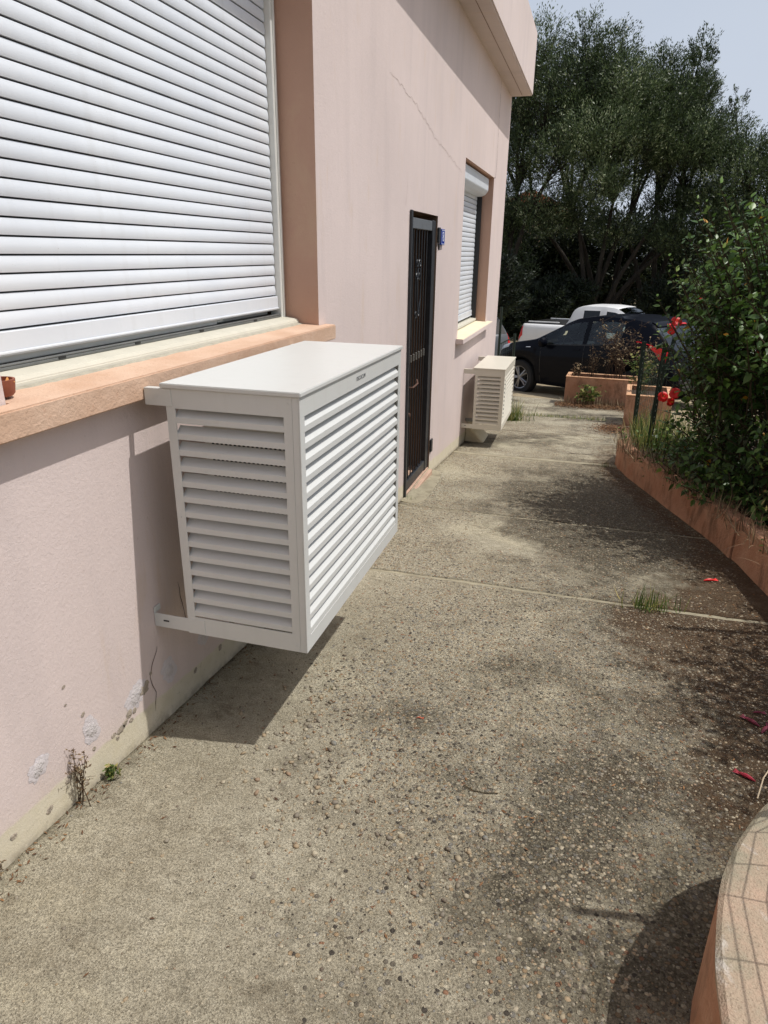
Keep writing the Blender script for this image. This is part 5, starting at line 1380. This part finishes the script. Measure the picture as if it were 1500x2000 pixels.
def twiggy(label, base, n, h, spread, mat, seeds=True, name='dry_weed', cat='weed', r=.0025, group=None, lf=.016, nl=14):
    t = thing(name, label, cat, tuple(base), group); mb = MB(); pos = []; b = Vector(base)
    for k in range(n):
        a = random.random()*6.28; q = spread*random.random(); top = b+Vector((math.cos(a)*q, math.sin(a)*q*.6, h*random.uniform(.55, 1)))
        s = b+Vector((random.gauss(0, spread*.25), random.gauss(0, spread*.12), 0)); P = bez(s, s.lerp(top, .5)+Vector((random.gauss(0, .02), 0, h*.1)), top, 6); mb.tube(P, [r, r, r*.9, r*.8, r*.7, r*.5, r*.4], 4, False)
        for i in range(2, 7):
            for _ in range(2):
                e = P[i]+Vector((random.gauss(0, .3*spread), random.gauss(0, .25*spread), random.uniform(.0, .12*h))); mb.tube([P[i], e], [r*.5, r*.3], 3, False)
                for _ in range(nl//5): pos.append(tuple(P[i].lerp(e, random.uniform(.4, 1.05))))
    mb.build('stem', mat, t)
    n_ = len(pos); OV = [(1, 0, 0), (-.2, .45, .1), (-1, 0, 0), (-.2, -.45, -.1)]
    tag(scatter('seed_heads', OV, LQF, pos, rotmats(n_, rng.normal(size=n_)*.8, None, rng.normal(size=n_)*.8), lf*(.5+rng.random(n_)), mat, t), kind='stuff')
    return t
twiggy('tall brown dried weed with seed heads at the right end of the wide planter', (1.72, 12.18, -.5), 30, .98, .42, DRYW, r=.004, lf=.017, nl=12)
twiggy('second tall dried weed standing among the stalks over the second planter', (2.05, 10.9, -.45), 12, .85, .25, DRYW, r=.0035, lf=.018, nl=14)
twiggy('small pale dried weed in the middle of the wide planter', (1.33, 12.18, -.5), 12, .55, .16, DRYW, r=.004, lf=.014, nl=8)
twiggy('short dark dried weed at the left end of the wide planter', (1.10, 12.18, -.5), 10, .26, .12, DRYW, r=.003, lf=.02, nl=14)
twiggy('leafy weed with yellow leaves at the foot of the wide planter', (1.34, 11.8, -.87), 14, .34, .22, GRASSM, name='green_weed', lf=.03, nl=12)
twiggy('dried brown weed at the foot of the near pink wall', (.018, 1.215, .03), 7, .19, .05, DRYW, r=.0013, lf=.0045, nl=24)
twiggy('small green leafy weed at the foot of the near pink wall', (.03, 1.325, .02), 8, .05, .028, GRASSM, name='green_weed', r=.001, lf=.0065, nl=12)
twiggy('dried stalk at the left edge of the near wall foot', (.015, .93, .055), 4, .07, .02, DRYW, r=.001, lf=.004, nl=14)
twiggy('thin climbing weed in the second planter behind the posts', (2.0, 10.1, -.34), 16, .62, .22, GRASSM, name='green_weed', r=.003, lf=.022, nl=14)
twiggy('yellowing weed on top of the low wall near the right edge', (2.42, 4.15, .05), 12, .22, .16, GRASSM, name='green_weed', r=.002, lf=.016, nl=12)

# loose and embedded stones on the slabs
ico = bmesh.new(); bmesh.ops.create_icosphere(ico, subdivisions=1, radius=1)
IV = [tuple(v.co) for v in ico.verts]; IF = [tuple(v.index for v in f.verts) for f in ico.faces]; ico.free()
def rough_stone(seed):
    q = random.Random(seed); return [(v[0]*q.uniform(.6, 1.2), v[1]*q.uniform(.6, 1.2), v[2]*q.uniform(.6, 1.15)) for v in IV]
STV = [rough_stone(k) for k in (3, 8, 21, 34)]
IVn = STV[0]
def stones_mesh(name, pos, sc, tl):
    """four stone shapes mixed in one joined mesh"""
    n = len(pos); rot = rotmats(n, rng.normal(size=n)*tl); k = len(IV); pick = rng.integers(0, 4, n)
    base = np.array(STV)[pick]*sc[:, None, :]
    V = np.einsum('nij,nkj->nki', rot, base)+pos[:, None, :]
    F = (np.array(IF)[None]+(np.arange(n)*k)[:, None, None]).reshape(-1, 3)
    me = bpy.data.meshes.new(name); me.vertices.add(n*k); me.vertices.foreach_set('co', V.astype(np.float32).ravel())
    me.loops.add(F.size); me.loops.foreach_set('vertex_index', F.astype(np.int32).ravel())
    me.polygons.add(len(F)); me.polygons.foreach_set('loop_start', np.arange(0, F.size, 3, dtype=np.int32))
    a = me.attributes.new('var', 'FLOAT', 'POINT'); a.data.foreach_set('value', np.repeat(rng.random(n), k).astype(np.float32))
    me.materials.append(PEB); me.update(calc_edges=True); return link(name, me)
def stones(n, y0, y1, rmin, rmax, label, seedvar=None, lift=-.5, dens=True, name='embedded_stones', x0=.02, x1=2.2, flat=.55):
    pos = []; sc = []
    tries = 0
    while len(pos) < n and tries < n*14:
        tries += 1; x = random.uniform(x0, x1); y = random.uniform(y0, y1)
        if y < 1.7 and x > 1.53: continue
        e, d_, m_ = fields(x, y)
        if dens and random.random() > e*.95+.02+.1*vn(x, y, 12, 90): continue
        r = rmin+(rmax-rmin)*random.random()**2.4
        pos.append((x, y, surfz(x, y)+lift*r*flat)); sc.append((r*random.uniform(.8, 1.4), r*random.uniform(.7, 1.1), r*flat*random.uniform(.7, 1.1)))
    n_ = len(pos)
    o = stones_mesh(name, np.array(pos), np.array(sc), .25)
    return tag(o, label, 'stones', None, 'stuff')
stones(15000, .5, 3.26, .0028, .0095, 'small stones of the worn aggregate showing in the near slab')
stones(1700, .3, 3.26, .002, .006, 'scattered grit lying on the smooth near concrete', lift=.1, dens=False, name='loose_grit')
stones(11000, 3.32, 6.78, .004, .011, 'small stones showing in the middle slabs of the path')
stones(6500, 6.92, 10.1, .005, .013, 'small stones showing in the far slabs of the path')
# loose stones ring around the worn patch
pos = []; sc = []
for _ in range(620):
    t = random.random(); bx, by = [(.46, 2.05), (.48, 1.78), (.55, 1.52), (.72, 1.38), (.95, 1.32)][int(t*5)] if random.random() < .8 else (random.uniform(.4, 1.2), random.uniform(1.2, 2.2))
    x, y = bx+random.gauss(0, .11), by+random.gauss(0, .13); r = .003+.0075*random.random()**2
    if x < .1: continue
    pos.append((x, y, surfz(x, y)+r*.25)); sc.append((r*random.uniform(.9, 1.5), r, r*.6))
tag(stones_mesh('loose_stones', np.array(pos), np.array(sc), .4), 'loose brown and grey pebbles around the edge of the worn patch', 'stones', None, 'stuff')
# dark bark crumbs
# leaf and bark litter
pos = []
for _ in range(2300):
    u = random.random()
    if u < .30: x, y = random.uniform(.0, .10)**1.0, random.uniform(.6, 4.6); x = abs(random.gauss(0, .04))+.006
    elif u < .62: y = random.uniform(2.2, 7); x = kerbx(y)-abs(random.gauss(0, .16))-.01
    elif u < .8: x, y = random.uniform(1.3, 2.2), random.uniform(1.7, 3.6)
    elif u < .88: x, y = random.gauss(.75, .28), random.gauss(1.75, .3)
    elif u < .93: x, y = random.gauss(1.7, .35), random.gauss(8.9, .2)
    else: x, y = random.uniform(.1, 1.9), random.uniform(.7, 6.8)
    if x < .004 or (y < 1.72 and x > 1.53) or x > kerbx(y): continue
    pos.append((x, y, surfz(x, y)+.0035))
LL = [(-1, 0, 0), (0, .28, .12), (1, 0, .1), (0, -.28, .02)]
tag(scatter('leaf_litter', LL, LQF, np.array(pos), rotmats(len(pos), rng.normal(size=len(pos))*.25), .007*(.4+1.1*rng.random(len(pos))), LITTER), 'dry brown leaf bits lying on the path and along its edges', 'leaf litter', None, 'stuff')
pos = []
for _ in range(5000):
    y = random.gauss(11.7, .14); x = random.uniform(.8, 2.2); pos.append((x, y, surfz(x, y)+random.uniform(0, .05)))
for _ in range(3000):
    x, y = random.gauss(1.72, .14), random.gauss(9.35, .22); pos.append((x, y, surfz(x, y)+random.uniform(0, .025)))
tag(scatter('dead_leaves', LL, LQF, np.array(pos), rotmats(len(pos), rng.normal(size=len(pos))*.6), .014*(.4+1.1*rng.random(len(pos))), LITTER), 'heap of dead brown leaves before the box planters', 'dead leaves', None, 'stuff')
# fallen hibiscus flowers
WILT = simple('wilted_petal', lin(120, 40, 60), .6, .2, 80)
def wilted(px, py, sc, label, mat, rz):
    # fallen furled flower resting on the concrete
    r = RM @ ray((px, py)); t_ = (.13+.085*0-1.5)/(r[2]+.085*r[1]); p = CAM+t_*r
    p = Vector((p[0], p[1], surfz(p[0], p[1])+.006*sc)); mb = MB(); d = Vector((math.cos(rz), math.sin(rz), 0)); s = Vector((-d.y, d.x, 0))
    t = thing('fallen_flower', label, 'fallen flower', tuple(p))
    mb.tube([p-d*.03*sc, p-d*.012*sc+Vector((0, 0, .003)), p+d*.008*sc+Vector((0, 0, .004)), p+d*.03*sc+Vector((0, 0, .002)), p+d*.045*sc], [.0025*sc, .007*sc, .009*sc, .006*sc, .002*sc], 7)
    mb.build('furled_petals', mat, t, smooth=True)
    pt = MB()
    for k in (-1, 0, 1): q = p+d*.03*sc; e = q+(d*.028+s*.012*k)*sc; pt.add([q-s*.005*sc, q+s*.005*sc, e+s*.006*sc+Vector((0, 0, .004)), e-s*.004*sc+Vector((0, 0, .001))], [(0, 1, 2, 3)])
    pt.build('petal_tip', mat, t)
wilted(1460, 1522, .75, 'dark red furled hibiscus flower fallen on the shaded concrete near the curved planter', simple('dark_red', lin(150, 30, 50), .5, .2, 60), 2.6)
wilted(1383, 1135, .9, 'small bright red petal fallen near the low orange wall', PETAL, .4)
wilted(1470, 1415, .8, 'purple wilted flower, left one of the wilted cluster at the right edge', WILT, 2.4)
wilted(1492, 1430, .8, 'purple wilted flower, right one of the wilted cluster at the right edge', WILT, 1.0)
wilted(1478, 1395, .5, 'purple wilted flower, farthest of the wilted cluster at the right edge', WILT, .2)
wilted(818, 1403, .3, 'small brick red chip lying in the middle of the near slab', simple('brick_chip', lin(190, 100, 74), .9), 0.1)
# twigs
def twig(pts, label, r=.0016, mat=DRYW, nm='twig'):
    P = []
    for px, py in pts:
        q = RM @ ray((px, py)); t_ = (.13-1.5)/(q[2]+.085*q[1]); p = CAM+t_*q; P.append((p[0], p[1], surfz(p[0], p[1])+.004))
    tag(MB().tube(P, r, 4).build(nm, STEM, None), label, 'twig')
twig([(905, 1535), (925, 1545), (945, 1550), (972, 1552)], 'thin brown twig lying on the worn aggregate')
twig([(1440, 1440), (1425, 1432), (1412, 1436)], 'thin twig beside the wilted flowers', .0012)
p0 = Vector((1.80, 1.50, .372)); tag(MB().tube([p0, p0+Vector((-.03, -.01, .02)), p0+Vector((-.055, -.05, .008)), p0+Vector((-.07, -.09, -.02))], .0014, 5).build('dry_stalk', simple('pale_stalk', lin(196, 178, 150), .8), None, smooth=True), 'pale dry stalk curling off the tip of the curved planter', 'stalk')
